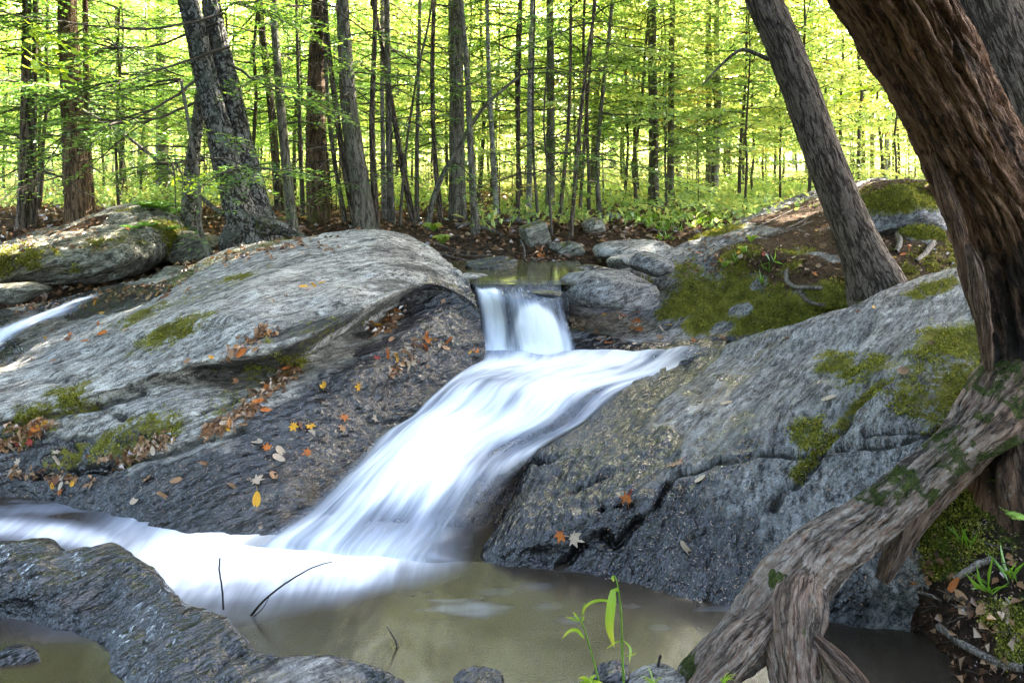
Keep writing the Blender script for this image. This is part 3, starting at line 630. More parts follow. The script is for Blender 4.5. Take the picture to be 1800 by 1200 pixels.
# ================================================================== VEGETATION TOOLS
def gz(x, y): return float(floor_z(x, y))
class Bag:
    """collects tubes (quads) and leaves (triangles) into plain arrays"""
    def __init__(s): s.V = []; s.F = []; s.A = []; s.n = 0
    def put(s, V, F, a=0.):
        s.V.append(V); s.F.append(F + s.n); s.A.append(np.broadcast_to(a, (len(V),)).astype(float)); s.n += len(V)
    def tube(s, P, r, k=4):
        V, F = tube(np.asarray(P, float), np.asarray(r, float), k)[:2]; s.put(V, F)
    def mesh(s, name, mat, smooth=True):
        if not s.V: return None
        return mesh_np(name, np.concatenate(s.V), np.concatenate(s.F), mat, {'rnd': np.concatenate(s.A)}, smooth)
def frames(P):
    T = np.gradient(P, axis=0); T /= np.linalg.norm(T, axis=1)[:, None] + 1e-9
    ref = np.array([0, 1., 0]) if abs(T[0, 1]) < .8 else np.array([1., 0, 0])
    A = np.empty_like(P); a = np.cross(T[0], ref); a /= np.linalg.norm(a); A[0] = a
    for i in range(1, len(P)):
        a = a - T[i] * (a @ T[i]); a /= np.linalg.norm(a) + 1e-9; A[i] = a
    return T, A, np.cross(T, A)
def tube(P, r, k=8):
    T, A, B = frames(P); th = np.linspace(0, 2 * np.pi, k, endpoint=False)
    ring = np.cos(th)[None, :, None] * A[:, None] + np.sin(th)[None, :, None] * B[:, None]
    V = (P[:, None] + ring * r[:, None, None]).reshape(-1, 3)
    return V, grid_faces(len(P), k, True), ring.reshape(-1, 3), th
def leaf_quads(P, D, N, L, Wd, fold=.18, curl=0.):
    n = len(P); D = D / (np.linalg.norm(D, axis=1)[:, None] + 1e-9)
    S = np.cross(D, N); S /= np.linalg.norm(S, axis=1)[:, None] + 1e-9; N = np.cross(S, D)
    L = np.broadcast_to(L, (n,))[:, None]; Wd = np.broadcast_to(Wd, (n,))[:, None]
    V = np.stack([P, P + .45 * L * D + .5 * Wd * S + fold * Wd * N, P + L * D - curl * L * N, P + .45 * L * D - .5 * Wd * S + fold * Wd * N], 1).reshape(-1, 3)
    b = np.arange(n)[:, None] * 4
    F = np.concatenate([b + np.array([[0, 1, 2]]), b + np.array([[0, 2, 3]])]).astype(int)
    return V, F
def rv(r, n, up=0.): v = r.normal(size=(n, 3)); v[:, 2] += up; return v / np.linalg.norm(v, axis=1)[:, None]

def bark_mat(name, dark, mid, light, furrow=(28., 5.), depth=.02, patch=None, mossy=0.):
    n = NT(name); B = n.vec('bc'); P = n.pos()
    wv = n.n.new('ShaderNodeVectorMath'); wv.operation = 'ADD'; n.put(wv.inputs[0], B)
    n.put(wv.inputs[1], n.scale(n.noisec(n.scale(B, (furrow[0] * .5, furrow[0] * .5, furrow[1] * 1.4)), 1., 4), .9 / furrow[0])); BW = wv.outputs[0]
    c1 = n.step(n.math('ABSOLUTE', n.sub(n.noise(n.scale(BW, (furrow[0] * .8, furrow[0] * .8, furrow[1] * .55)), 1., 3, .55), .5)), .0, .075)
    c2 = n.step(n.math('ABSOLUTE', n.sub(n.noise(n.scale(BW, (furrow[0] * 1.5, furrow[0] * 1.5, furrow[1] * 2.4)), 1., 3, .55), .5)), .0, .05)
    b = n.noise(n.scale(BW, (furrow[0] * 2.6, furrow[0] * 2.6, furrow[1] * 1.6)), 1., 9, .76)
    h = n.add(n.mul(c1, .36), n.add(n.mul(c2, .16), n.mul(b, .72)))
    c = n.ramp(h, [(.34, dark), (.72, mid), (1., light)])
    if patch is not None:
        pm = n.step(n.noise(P, 7., 5, .65), .52, .62)
        c = n.mix(n.mul(pm, .7), c, patch)
    mo = n.step(n.add(n.fac('moss'), n.mul(n.sub(n.noise(P, 12, 5, .7), .5), 1.4)), .45, .70)
    c = n.mix(n.mul(mo, .9), c, n.ramp(n.noise(P, 60, 4, .7), [(.35, (.018, .026, .005)), (.65, (.10, .11, .015))]))
    n4 = n.noise(P, 160, 3, .7)
    c = n.mix(.35, c, n.ramp(n4, [(.3, (.2, .2, .2)), (.7, (.8, .8, .8))]), 'OVERLAY')
    return n.done(n.bsdf(c, .9, n.bump(n.add(h, n.mul(n4, .15)), depth, 1.), .15))
BARK = {
 'hemlock': bark_mat('bark_hemlock', (.013, .010, .008), (.085, .064, .048), (.23, .185, .145), (30., 6.), .03),
 'grey': bark_mat('bark_grey', (.025, .021, .016), (.10, .088, .068), (.22, .20, .165), (34., 8.), .012, (.13, .14, .09)),
 'pale': bark_mat('bark_pale', (.05, .045, .038), (.20, .19, .17), (.42, .40, .37), (20., 40.), .008, (.09, .085, .07)),
 'brown': bark_mat('bark_brown', (.018, .011, .007), (.10, .064, .040), (.24, .165, .105), (36., 5.), .02),
 'birch': bark_mat('bark_old_birch', (.010, .009, .008), (.070, .062, .053), (.36, .35, .32), (26., 20.), .04, (.10, .115, .09)),
 'twig': bark_mat('bark_twig', (.022, .018, .014), (.075, .062, .048), (.15, .13, .105), (40., 8.), .004),
}
def leaf_mat(name, stops, trans=.55, tint=(1.25, 1.15, .55), gloss=.08, objvar=.0):
    n = NT(name); f = n.fac('rnd')
    if objvar: f = n.add(f, n.mul(n.sub(n.new('ObjectInfo').outputs['Random'], .5), objvar))
    c = n.ramp(f, stops)
    d = n.new('BsdfDiffuse'); n.put(d.inputs[0], c); t = n.new('BsdfTranslucent'); n.put(t.inputs[0], n.mix(1., c, tint, 'MULTIPLY'))
    m = n.new('MixShader'); m.inputs[0].default_value = trans; n.t.links.new(d.outputs[0], m.inputs[1]); n.t.links.new(t.outputs[0], m.inputs[2])
    g = n.new('BsdfGlossy'); g.inputs['Roughness'].default_value = .35; n.put(g.inputs[0], (.8, .85, .8, 1))
    m2 = n.new('MixShader'); m2.inputs[0].default_value = gloss; n.t.links.new(m.outputs[0], m2.inputs[1]); n.t.links.new(g.outputs[0], m2.inputs[2])
    return n.done(m2.outputs[0])
L_HEM = leaf_mat('hemlock_needles', [(0., (.045, .11, .02)), (.45, (.12, .23, .05)), (.8, (.22, .34, .07)), (1., (.34, .40, .09))], .5, (1.3, 1.25, .6), .06, .5)
L_YEL = leaf_mat('yellow_green_leaves', [(0., (.20, .34, .10)), (.4, (.36, .48, .15)), (.75, (.54, .57, .19)), (.93, (.68, .57, .20)), (1., (.60, .34, .12))], .58, (1.25, 1.18, .85), .05, .5)  # leaf colours paled to stand in for the background haze
L_GRN = leaf_mat('green_leaves', [(0., (.10, .24, .025)), (.5, (.20, .36, .03)), (1., (.38, .48, .035))], .55, (1.4, 1.25, .6), .06, .4)
L_CAN = leaf_mat('canopy_leaves', [(0., (.03, .08, .012)), (1., (.10, .17, .02))], .35, (1.2, 1.2, .6), .05)

def hem_bough(r, L, lb, tb, base, az, rise, dens=1.):
    """flat drooping hemlock spray"""
    n = max(6, int(L / .10)); t = np.linspace(0, 1, n)
    h = np.array([math.cos(az), math.sin(az), 0]); side = np.array([-h[1], h[0], 0])
    wob = np.cumsum(r.normal(0, .018, n))
    P = base + h * (t * L)[:, None] + side * wob[:, None]; P[:, 2] += rise * t * L - .34 * L * t ** 2 + np.cumsum(r.normal(0, .008, n))
    tb.tube(P, np.interp(t, [0, 1], [.007 + .004 * L, .0018]), 3)
    ns = int(L / .042 * dens)
    for k in range(ns):
        tt = .22 + .78 * (k + r.random()) / ns; p = np.array([np.interp(tt, t, P[:, i]) for i in range(3)])
        sg = 1 if k % 2 else -1; a = az + sg * (.95 + r.normal(0, .18)); l = (.10 + .42 * L * .55 * (1 - tt) ** .7) * r.uniform(.55, 1.15)
        d = np.array([math.cos(a), math.sin(a), r.normal(-.08, .12)]); m = max(3, int(l / .026)); q = (np.arange(m) + .5) / m
        Q = p + d * (q * l)[:, None]; Q[:, 2] -= .30 * l * q ** 2
        dirs = np.tile(d, (m, 1)); sd = np.where(np.arange(m) % 2, 1, -1)[:, None]; cr = np.array([-d[1], d[0], 0])
        D = dirs * .75 + sd * cr * .75 + r.normal(0, .18, (m, 3)); Nn = rv(r, m, 3.2)
        V, F = leaf_quads(Q, D, Nn, r.uniform(.040, .070, m), r.uniform(.016, .027, m), .12)
        lb.put(V, F, np.repeat(np.clip(r.normal(.42, .16) + r.normal(0, .10, m), 0, 1), 4))
def leaf_bough(r, L, lb, tb, base, az, rise, size=.085, dens=1.):
    """flat layered beech or maple spray"""
    n = max(6, int(L / .12)); t = np.linspace(0, 1, n)
    h = np.array([math.cos(az), math.sin(az), 0]); side = np.array([-h[1], h[0], 0])
    P = base + h * (t * L)[:, None] + side * np.cumsum(r.normal(0, .03, n))[:, None]; P[:, 2] += rise * t * L - .18 * L * t ** 2
    tb.tube(P, np.interp(t, [0, 1], [.006 + .004 * L, .0018]), 3)
    ns = int(L / .11 * dens); c0 = r.normal(.45, .16)
    for k in range(ns):
        tt = .2 + .8 * (k + r.random()) / ns; p = np.array([np.interp(tt, t, P[:, i]) for i in range(3)])
        sg = 1 if k % 2 else -1; a = az + sg * (.8 + r.normal(0, .2)); l = (.14 + .38 * L * (1 - tt)) * r.uniform(.5, 1.1); m = max(2, int(l / (size * .62)))
        d = np.array([math.cos(a), math.sin(a), r.normal(.0, .12)]); q = (np.arange(m) + .6) / m
        Q = p + d * (q * l)[:, None]; sd = np.where(np.arange(m) % 2, 1, -1)[:, None]; cr = np.array([-d[1], d[0], 0])
        D = d * .8 + sd * cr * .7 + r.normal(0, .22, (m, 3)); D[:, 2] -= .25
        V, F = leaf_quads(Q, D, rv(r, m, 2.0), r.uniform(.7, 1.2, m) * size, r.uniform(.7, 1.1, m) * size * .62, .16, .12)
        lb.put(V, F, np.repeat(np.clip(c0 + r.normal(0, .13, m), 0, 1), 4))
def proto(kind, seed, h, z0, L0, L1, nb, size=.085, dens=1.):
    """meshes (stem+twigs, foliage) of an understorey tree, origin at its foot"""
    r = np.random.default_rng(seed); lb, tb = Bag(), Bag()
    n = 14; t = np.linspace(0, 1, n); x = np.cumsum(r.normal(0, .035, n)) * h * .12; y = np.cumsum(r.normal(0, .035, n)) * h * .12
    x -= x[0]; y -= y[0]; P = np.stack([x, y, t * h - .15], 1)
    tb.tube(P, np.interp(t, [0, .1, 1], [.0055 * h ** .8 + .006, .0045 * h ** .8 + .004, .004]), 6)
    for k in range(nb):
        tt = (z0 + (h - z0) * ((k + r.random()) / nb) ** .9) / h; b = np.array([np.interp(tt, t, P[:, i]) for i in range(3)])
        L = (L0 + (L1 - L0) * (tt * h - z0) / (h - z0)) * r.uniform(.55, 1.2); az = k * 2.4 + r.normal(0, .5)
        (hem_bough if kind == 'hem' else leaf_bough)(r, L, lb, tb, b, az, r.normal(.12, .12) if kind == 'hem' else r.normal(.28, .15), **({'dens': dens} if kind == 'hem' else {'size': size, 'dens': dens}))
    return tb, lb
PROTO = {}
def add_proto(key, kind, seed, h, z0, L0, L1, nb, leafm, size=.085, dens=1.):
    tb, lb = proto(kind, seed, h, z0, L0, L1, nb, size, dens)
    PROTO[key] = (tb.mesh(key + '_stem', BARK['twig']), lb.mesh(key + '_foliage', leafm, False))
for i in range(4): add_proto(f'hemlock_{i}', 'hem', 20 + i, 6.2 + .5 * i, .7 + .3 * i, 2.2, .6, 52, L_HEM)
for i in range(4): add_proto(f'broadleaf_{i}', 'leaf', 40 + i, 7.5 + .6 * i, 1.0 + .5 * (i % 2), 2.0, 1.0, 74, L_YEL, .105, 1.5)
for i in range(2): add_proto(f'green_{i}', 'leaf', 60 + i, 5.5 + i, .7, 1.6, .6, 50, L_GRN, .09, 1.4)
for i in range(2): add_proto(f'shrub_{i}', 'leaf', 70 + i, 1.7 + .5 * i, .15, .8, .35, 20, L_YEL, .075, 1.3)

def crown_mesh(name, seed, rx, rz, nl, mat, size=.16):
    r = np.random.default_rng(seed); lb = Bag()
    nc = nl // 45
    for k in range(nc):
        c = rv(r, 1)[0] * r.uniform(.25, 1.) ** .6 * np.array([rx, rx, rz]); m = 45
        P = c + r.normal(0, .30, (m, 3)) * np.array([1, 1, .45])
        V, F = leaf_quads(P, rv(r, m), rv(r, m, 1.5), r.uniform(.7, 1.3, m) * size, r.uniform(.4, .7, m) * size); lb.put(V, F, np.repeat(r.random(m), 4))
    return lb.mesh(name, mat, False)
CROWN = [crown_mesh(f'canopy_crown_{i}', 90 + i, 2.5, 3.0, 7600, L_CAN, .20) for i in range(3)]
CROWN_Y = [crown_mesh(f'yellow_crown_{i}', 95 + i, 2.4, 2.6, 2600, L_YEL, .15) for i in range(2)]

def trunk_mesh(name, P, r, bark, k=16, rows=60, rough=.05, flare=0., moss=0., furrow=0., seed=0, fl_len=.35, lobes=5):
    """tapering trunk along the points P (relative to its foot) with root flare and bark relief"""
    P = np.asarray(P, float); Q = arc(np.c_[P, np.asarray(r, float)], rows); C, rad = Q[:, :3], Q[:, 3]
    T, A, B = frames(C); th = np.linspace(0, 2 * np.pi, k, endpoint=False)
    ln = np.r_[0, np.cumsum(np.linalg.norm(np.diff(C, axis=0), axis=1))]
    U = np.stack([np.cos(th)[None] * np.ones((rows, 1)), np.sin(th)[None] * np.ones((rows, 1)), ln[:, None] * np.ones((1, k))], -1)
    bc = U * np.array([1, 1, 1.]); bc[..., :2] *= rad[:, None, None]
    rr = rad[:, None] * (1 + rough * fbm(U * np.array([1.4, 1.4, 1.6]) + seed, 3))
    rr = rr * (1 + flare * np.exp(-ln / fl_len)[:, None] * (.55 + .45 * np.cos(lobes * th + seed)[None]))
    if furrow: rr = rr + furrow * (ridged(bc * np.array([22, 22, 4.5]) + seed, 3) - .6) + furrow * .8 * perlin(bc * np.array([60, 60, 9]))
    ring = np.cos(th)[None, :, None] * A[:, None] + np.sin(th)[None, :, None] * B[:, None]
    V = (C[:, None] + ring * rr[..., None]).reshape(-1, 3)
    mo = (moss * np.exp(-ln / .45)[:, None] * np.ones((1, k))).ravel()
    return mesh_np(name, V, grid_faces(rows, k, True), BARK[bark] if isinstance(bark, str) else bark, {'bc': bc.reshape(-1, 3), 'moss': mo})
def dead_limbs(seed, C, rad, zlo, zhi, nb, Lm, needles=0.):
    r = np.random.default_rng(seed); tb, lb = Bag(), Bag(); zs = C[:, 2]
    for k in range(nb):
        z = r.uniform(zlo, zhi); b = np.array([np.interp(z, zs, C[:, i]) for i in range(3)]); L = Lm * r.uniform(.45, 1.2); az = r.uniform(0, 2 * math.pi)
        if r.random() < needles: hem_bough(r, L, lb, tb, b, az, r.normal(.1, .15), .8)
        else:
            n = 9; t = np.linspace(0, 1, n); h = np.array([math.cos(az), math.sin(az), 0])
            P = b + h * (t * L)[:, None] + np.cumsum(r.normal(0, .018, (n, 3)), 0); P[:, 2] += r.normal(.05, .16) * L * t - .28 * L * t ** 2
            tb.tube(P, np.interp(t, [0, 1], [.006 + .0035 * L, .0015]), 3)
            for q in range(int(3 + L * 4)):
                i = r.integers(2, n - 1); d = h * r.uniform(.3, 1) + rv(r, 1)[0] * .7; d[2] *= .4; l = L * r.uniform(.12, .35)
                tb.tube(np.stack([P[i], P[i] + d * l * .5 + r.normal(0, .01, 3), P[i] + d * l]), np.array([.003, .002, .001]), 3)
    return tb.mesh('dead_branches', BARK['twig']), lb.mesh('needle_sprays', L_HEM, False)

def forest_tree(name, label, pts, w, bark, Y, group=None, flare=.5, moss=0., top=9., crown=True, limbs=8, limbL=1.0, needles=.42, k=14, furrow=0., lean_top=None, seed=0, foot=None, rough=.05):
    """pts: photo points from the foot upwards at distance Y; w: (foot, top) width in photo pixels"""
    base = W(pts[0][0], pts[0][1], Y) if foot is None else np.array(foot)
    P = np.array([W(p[0], p[1], Y) for p in pts]); base = P[0].copy()
    g = base[2]
    # carry the stem on above the frame along its last direction
    d = P[-1] - P[-2]; d /= np.linalg.norm(d); d = d * .55 + np.array([0, 0, .6]); d /= np.linalg.norm(d)
    up = [P[-1] + d * s for s in (1.5, 4.0, top)] if top > 0 else []
    Pn = np.vstack([P[0] - np.array([0, 0, .25]), P] + ([up] if len(up) else []))
    r0, r1 = w[0] * Y / FPX / 2 * .88, w[1] * Y / FPX / 2 * .85
    f = np.linspace(0, 1, len(P)); rad = np.r_[r0 * 1.06, r0 + (r1 - r0) * f] 
    if len(up): rad = np.r_[rad, r1 * .92, r1 * .7, r1 * .2]
    rt = empty(name, tuple(base), label, 'tree', group)
    Pl = Pn - base
    rows = 90 if r0 > .12 else 46
    link('trunk', trunk_mesh(name + '_trunk', Pl, rad, bark, k, rows, rough, flare, moss, furrow, seed), rt)
    Q = arc(np.c_[Pl, rad], 60)
    if limbs:
        a, b = dead_limbs(300 + seed, Q[:, :3], Q[:, 3], .5, HCAM + 270 * Y / FPX - base[2] + .4, limbs, limbL, needles)
        if a: tag(link('branches', a, rt), kind='stuff')
        if b: tag(link('foliage', b, rt), kind='stuff')
    if crown and len(up):
        c = link('crown', CROWN[seed % 3], rt); c.location = tuple(Pl[-1] * .78 + Pl[-2] * .22); c.rotation_euler = (0, 0, seed * 1.3); s_ = .85 + .3 * ((seed * 37) % 10) / 10; c.scale = (s_, s_, s_ * 1.1)
    return rt

# ================================================================== TREES THAT CAN BE TOLD APART
def ground_Y(px, py):
    ys_ = np.linspace(6.5, 60, 6000); z = HCAM - (py - HOR) * ys_ / FPX; g = floor_z((px - 900) * ys_ / FPX, ys_)
    i = np.argmax(z <= g); return float(ys_[i]) if (z <= g).any() else 40.
BK = 'slender dark trees on the littered bank'
TREES = [
 # name, label, points foot to top, widths, bark, kwargs
 ('reddish_trunk_tree', 'brown tree trunk studded with small pale shelf fungi, beside the twin-stemmed birch', [(562, 388), (556, 300), (555, 200), (557, 100), (561, 0)], (44, 30), 'brown', dict(flare=.45, moss=1.1, k=40, furrow=.006, limbs=6)),
 ('mossy_foot_tree', 'grey tree whose curved trunk widens to a dark mossy foot', [(641, 403), (634, 340), (622, 260), (612, 170), (606, 80), (602, 0)], (44, 25), 'grey', dict(flare=.55, moss=.8, k=32, furrow=.004)),
 ('hemlock_tree', 'straight brown trunk rising close against the right of the twin birch', [(515, 412), (507, 330), (497, 230), (488, 120), (480, 0)], (22, 15), 'grey', dict(limbs=16, limbL=1.1, moss=.5)),
 ('hemlock_tree', 'thin trunk just behind the birch, leaning left as it rises', [(492, 372), (485, 290), (478, 200), (466, 100), (456, 0)], (18, 13), 'hemlock', dict(limbs=14, limbL=1.1)),
 ('hemlock_tree', 'pole-thin dark stem between the birch and the fungus-studded trunk', [(533, 384), (528, 250), (524, 120), (521, 0)], (9, 6), 'twig', dict(limbs=8, crown=False)),
 ('leaning_tree', 'slim dark stem leaning left against the mossy-footed grey tree', [(627, 402), (612, 330), (600, 260), (588, 170), (578, 90), (572, 0)], (14, 9), 'hemlock', dict(limbs=10)),
 ('leaning_tree', 'slim olive stem leaning left just behind the fungus-studded trunk', [(608, 396), (596, 330), (582, 240), (574, 140), (570, 0)], (10, 7), 'grey', dict(limbs=6, crown=False)),
 ('slender_tree', 'straight dark stem with bare side twigs, right of the mossy-footed tree', [(662, 403), (656, 300), (654, 200), (658, 90), (660, 0)], (14, 9), 'hemlock', dict(limbs=14, limbL=1.2)),
 ('leaning_tree', 'dark stem bending left toward its top above the pale rock crest', [(728, 394), (712, 320), (697, 230), (683, 150), (668, 60), (655, 0)], (13, 8), 'hemlock', dict(limbs=13, limbL=1.1)),
 ('leaning_tree', 'wiry thin stem slanting right across its straighter neighbours', [(703, 398), (710, 300), (722, 200), (740, 100), (760, 0)], (6, 4), 'twig', dict(limbs=8, crown=False)),
 ('slender_tree', 'dark stem just right of the crossing leaning pole', [(776, 391), (766, 300), (761, 200), (760, 100), (763, 0)], (11, 8), 'hemlock', dict(limbs=14, limbL=1.2)),
 ('root_footed_tree', 'greenish grey tree with exposed roots at the edge of the bank', [(836, 410), (831, 330), (826, 230), (820, 110), (811, 0)], (15, 10), 'grey', dict(flare=.9, limbs=9, moss=.4)),
 ('broken_pole', 'dead pole leaning far right between the upright stems', [(752, 402), (762, 350), (780, 305), (805, 262), (850, 190), (915, 132)], (13, 6), 'grey', dict(limbs=3, crown=False, top=0, flare=.1, moss=.4)),
 ('grey_trunk_tree', 'broad pale grey trunk standing back among the slender stems', [(806, 386), (804, 300), (803, 200), (802, 100), (800, 0)], (33, 26), 'grey', dict(limbs=5, k=28)),
 ('mottled_tree', 'mottled pale birch stem with a slight bend at mid height', [(873, 386), (869, 300), (863, 210), (859, 120), (856, 0)], (11, 8), 'pale', dict(limbs=5, crown=False)),
 ('mottled_tree', 'pale speckled stem rising just behind the mossy squared stone', [(928, 382), (931, 300), (931, 200), (932, 100), (935, 0)], (12, 8), 'pale', dict(limbs=5)),
 ('slender_tree', 'slender dark trunk standing on the leaf-littered bank', [(910, 383), (911, 260), (912, 140), (916, 0)], (9, 6), 'hemlock', dict(limbs=7, crown=False, group=BK)),
 ('slender_tree', 'slender dark trunk standing on the leaf-littered bank', [(946, 387), (938, 280), (937, 150), (940, 0)], (6, 4), 'twig', dict(limbs=7, crown=False, group=BK)),
 ('slender_tree', 'slender dark trunk standing on the leaf-littered bank', [(1003, 421), (1012, 310), (1020, 210), (1034, 90), (1047, 0)], (9, 6), 'hemlock', dict(limbs=15, limbL=1.3, group=BK)),
 ('slender_tree', 'slender dark trunk standing on the leaf-littered bank', [(984, 386), (994, 280), (1001, 180), (1004, 0)], (8, 6), 'hemlock', dict(limbs=9, group=BK)),
 ('slender_tree', 'slender dark trunk standing on the leaf-littered bank', [(1019, 382), (1028, 240), (1036, 130), (1044, 0)], (7, 5), 'hemlock', dict(limbs=12, limbL=1.4, crown=False, group=BK)),
 ('slender_tree', 'slender dark trunk standing on the leaf-littered bank', [(970, 410), (962, 300), (956, 210), (962, 120)], (5, 3), 'twig', dict(limbs=6, crown=False, top=0, group=BK)),
 ('grey_trunk_tree', 'dull grey trunk standing straight in the yellow undergrowth', [(966, 378), (968, 260), (968, 140), (966, 0)], (18, 14), 'grey', dict(limbs=4)),
 ('crooked_tree', 'crooked mottled stem bending right in the yellow undergrowth', [(1054, 380), (1049, 300), (1054, 220), (1064, 120), (1076, 0)], (10, 7), 'grey', dict(limbs=8, crown=False)),
 ('crooked_tree', 'kinked thin stem among bare fan-like twigs', [(1118, 368), (1116, 310), (1112, 285), (1126, 200), (1134, 90), (1142, 0)], (7, 5), 'hemlock', dict(limbs=16, limbL=1.3, crown=False)),
 ('grey_trunk_tree', 'sturdy blue-grey trunk standing in the sunlit undergrowth', [(1149, 366), (1149, 250), (1147, 140), (1146, 0)], (21, 16), 'grey', dict(limbs=4, crown=False)),
 ('pale_birch_tree', 'tall white mottled birch trunk in the sunlit clearing', [(1256, 352), (1258, 290), (1262, 215), (1261, 130), (1259, 60), (1260, 0)], (15, 11), 'pale', dict(limbs=4, crown=False)),
 ('grey_trunk_tree', 'dark trunk partly hidden behind the white mottled birch', [(1246, 348), (1246, 220), (1245, 100), (1245, 0)], (13, 11), 'grey', dict(limbs=3, crown=False)),
 ('grey_trunk_tree', 'hazy tan trunk left of the white mottled birch', [(1178, 362), (1179, 250), (1180, 120), (1182, 0)], (15, 11), 'grey', dict(limbs=3, crown=False)),
 ('broad_trunk_tree', 'broad grey trunk half hidden behind the leaning furrowed hemlock', [(1424, 345), (1428, 250), (1430, 120), (1426, 0)], (26, 20), 'pale', dict(limbs=8, k=28, crown=False)),
 ('dark_stem_tree', 'dark bent stem rising behind the needle-covered bank', [(1507, 316), (1512, 230), (1519, 120), (1528, 0)], (9, 7), 'hemlock', dict(limbs=5, crown=False)),
 ('tan_stem_tree', 'pair-like tan stem standing behind the needle-covered bank', [(1518, 314), (1517, 220), (1516, 100), (1514, 0)], (8, 6), 'brown', dict(limbs=3, crown=False)),
 ('tan_stem_tree', 'lone tan stem between the pair-like stems and the pale stem', [(1533, 312), (1533, 200), (1533, 100), (1534, 0)], (9, 7), 'brown', dict(limbs=3, crown=False)),
 ('pale_birch_tree', 'pale whitish stem close beside the rotting snag', [(1556, 308), (1561, 200), (1566, 100), (1570, 0)], (10, 8), 'pale', dict(limbs=3, crown=False)),
 ('broad_trunk_tree', 'thick brown furrowed trunk standing behind the long boulder', [(140, 396), (134, 300), (127, 180), (121, 80), (118, 0)], (50, 35), 'brown', dict(flare=.35, k=40, furrow=.008, limbs=14, limbL=1.8, needles=.5)),
 ('dark_stem_tree', 'smooth dark stem close against the thick brown furrowed trunk', [(162, 386), (157, 300), (152, 180), (150, 0)], (15, 11), 'brown', dict(limbs=6, needles=.5)),
 ('dark_stem_tree', 'grey-brown trunk of the close pair behind the boulder, the thicker one', [(40, 402), (43, 300), (45, 180), (47, 0)], (22, 17), 'hemlock', dict(limbs=12, limbL=1.6, needles=.6)),
 ('dark_stem_tree', 'grey-brown trunk of the close pair behind the boulder, the thinner one', [(60, 400), (59, 300), (60, 180), (62, 0)], (13, 10), 'hemlock', dict(limbs=9, limbL=1.4, needles=.6)),
 ('far_trunk_tree', 'short-looking dark trunk seen over the boulder crest', [(219, 352), (214, 280), (210, 200), (206, 0)], (13, 10), 'hemlock', dict(limbs=5, needles=.5)),
 ('far_trunk_tree', 'stout hazy trunk seen over the fern-topped boulder', [(287, 345), (285, 270), (284, 180), (282, 0)], (25, 20), 'grey', dict(limbs=6, needles=.6)),
 ('mossy_foot_tree', 'lichen-grey trunk with peeling base between boulder and twin birch', [(333, 418), (331, 350), (338, 280), (352, 180), (362, 60), (366, 0)], (30, 20), 'birch', dict(flare=.4, k=30, furrow=.006, limbs=8, needles=.4)),
 ('root_footed_tree', 'small tree with curved rooted foot in the gap beside the boulder', [(368, 448), (352, 405), (350, 350), (344, 290), (332, 220), (318, 140)], (15, 6), 'grey', dict(flare=.9, limbs=8, crown=False, top=0)),
 ('grey_trunk_tree', 'grey trunk standing back behind the mossy-footed tree', [(688, 392), (685, 300), (683, 180), (680, 0)], (15, 12), 'grey', dict(limbs=4, crown=False)),
 ('pale_birch_tree', 'pale slim trunk just behind the mossy-footed tree', [(676, 384), (674, 300), (672, 180), (672, 0)], (10, 8), 'pale', dict(limbs=3, crown=False)),
 ('grey_trunk_tree', 'thin grey trunk behind the crossing leaning pole', [(733, 384), (733, 280), (735, 160), (738, 0)], (9, 7), 'grey', dict(limbs=4, crown=False)),
]
for i, (nm, lb_, pts, w, bk, kw) in enumerate(TREES):
    Y = 7.35 if nm == 'root_footed_tree' and pts[0][0] < 400 else ground_Y(*pts[0])
    if pts[0][0] == 333: Y = 8.3
    if pts[0][0] in (1424,): Y = 21.
    if pts[0][0] in (1507, 1518, 1533, 1556): Y = 21. + i % 3
    if Y > 26: Y = 26.
    # stand the foot on the ground below the seen foot point
    p0 = pts[0]; zg = gz((p0[0] - 900) * Y / FPX, Y); foot_py = HOR + (HCAM - zg) * FPX / Y
    if foot_py > p0[1] + 2: pts = [(p0[0], foot_py)] + pts
    kw = dict(kw); kw.setdefault('crown', True)
    forest_tree(nm, lb_, pts, w, bk, Y, seed=i, **kw)

# old twin-stemmed birch with hollow gnarled foot
YB = 7.6
bb = W(438, 425, YB)
birch = empty('twin_birch_tree', tuple(bb), 'old twin-stemmed birch with flaking grey bark and dark hollow foot', 'tree')
def rel(pts, Y): return np.array([W(p[0], p[1], Y if len(p) < 3 else p[2]) for p in pts]) - bb
def pxr(ws, Y): return np.array(ws, float) * Y / FPX / 2
link('trunk', trunk_mesh('birch_trunk_a', rel([(448, 450), (440, 420), (428, 385), (415, 345), (402, 300), (388, 240), (375, 190), (358, 120), (345, 60), (330, 0), (316, -60), (300, -260), (296, -700)], YB - .05), pxr([70, 68, 60, 50, 48, 43, 39, 36, 34, 32, 31, 28, 10], YB), 'birch', 72, 210, .10, .12, .25, .018, 3), birch)
link('trunk', trunk_mesh('birch_trunk_b', rel([(468, 450), (462, 415), (455, 385), (446, 345), (436, 300), (424, 250), (412, 190), (398, 130), (384, 70), (370, 0), (358, -60), (340, -260), (336, -700)], YB + .16), pxr([66, 62, 54, 46, 43, 39, 36, 34, 32, 30, 29, 26, 10], YB), 'birch', 64, 210, .10, .12, .25, .018, 8), birch)
link('root', trunk_mesh('birch_root_a', rel([(455, 400), (485, 398), (510, 408), (535, 418), (560, 432)], YB - .1), pxr([36, 28, 18, 11, 5], YB), 'birch', 20, 40, .15, 0, .6, .01, 4), birch)
link('root', trunk_mesh('birch_root_b', rel([(425, 400), (408, 412), (398, 425), (395, 445)], YB - .15), pxr([44, 36, 26, 16], YB), 'birch', 20, 30, .2, 0, .4, .01, 5), birch)
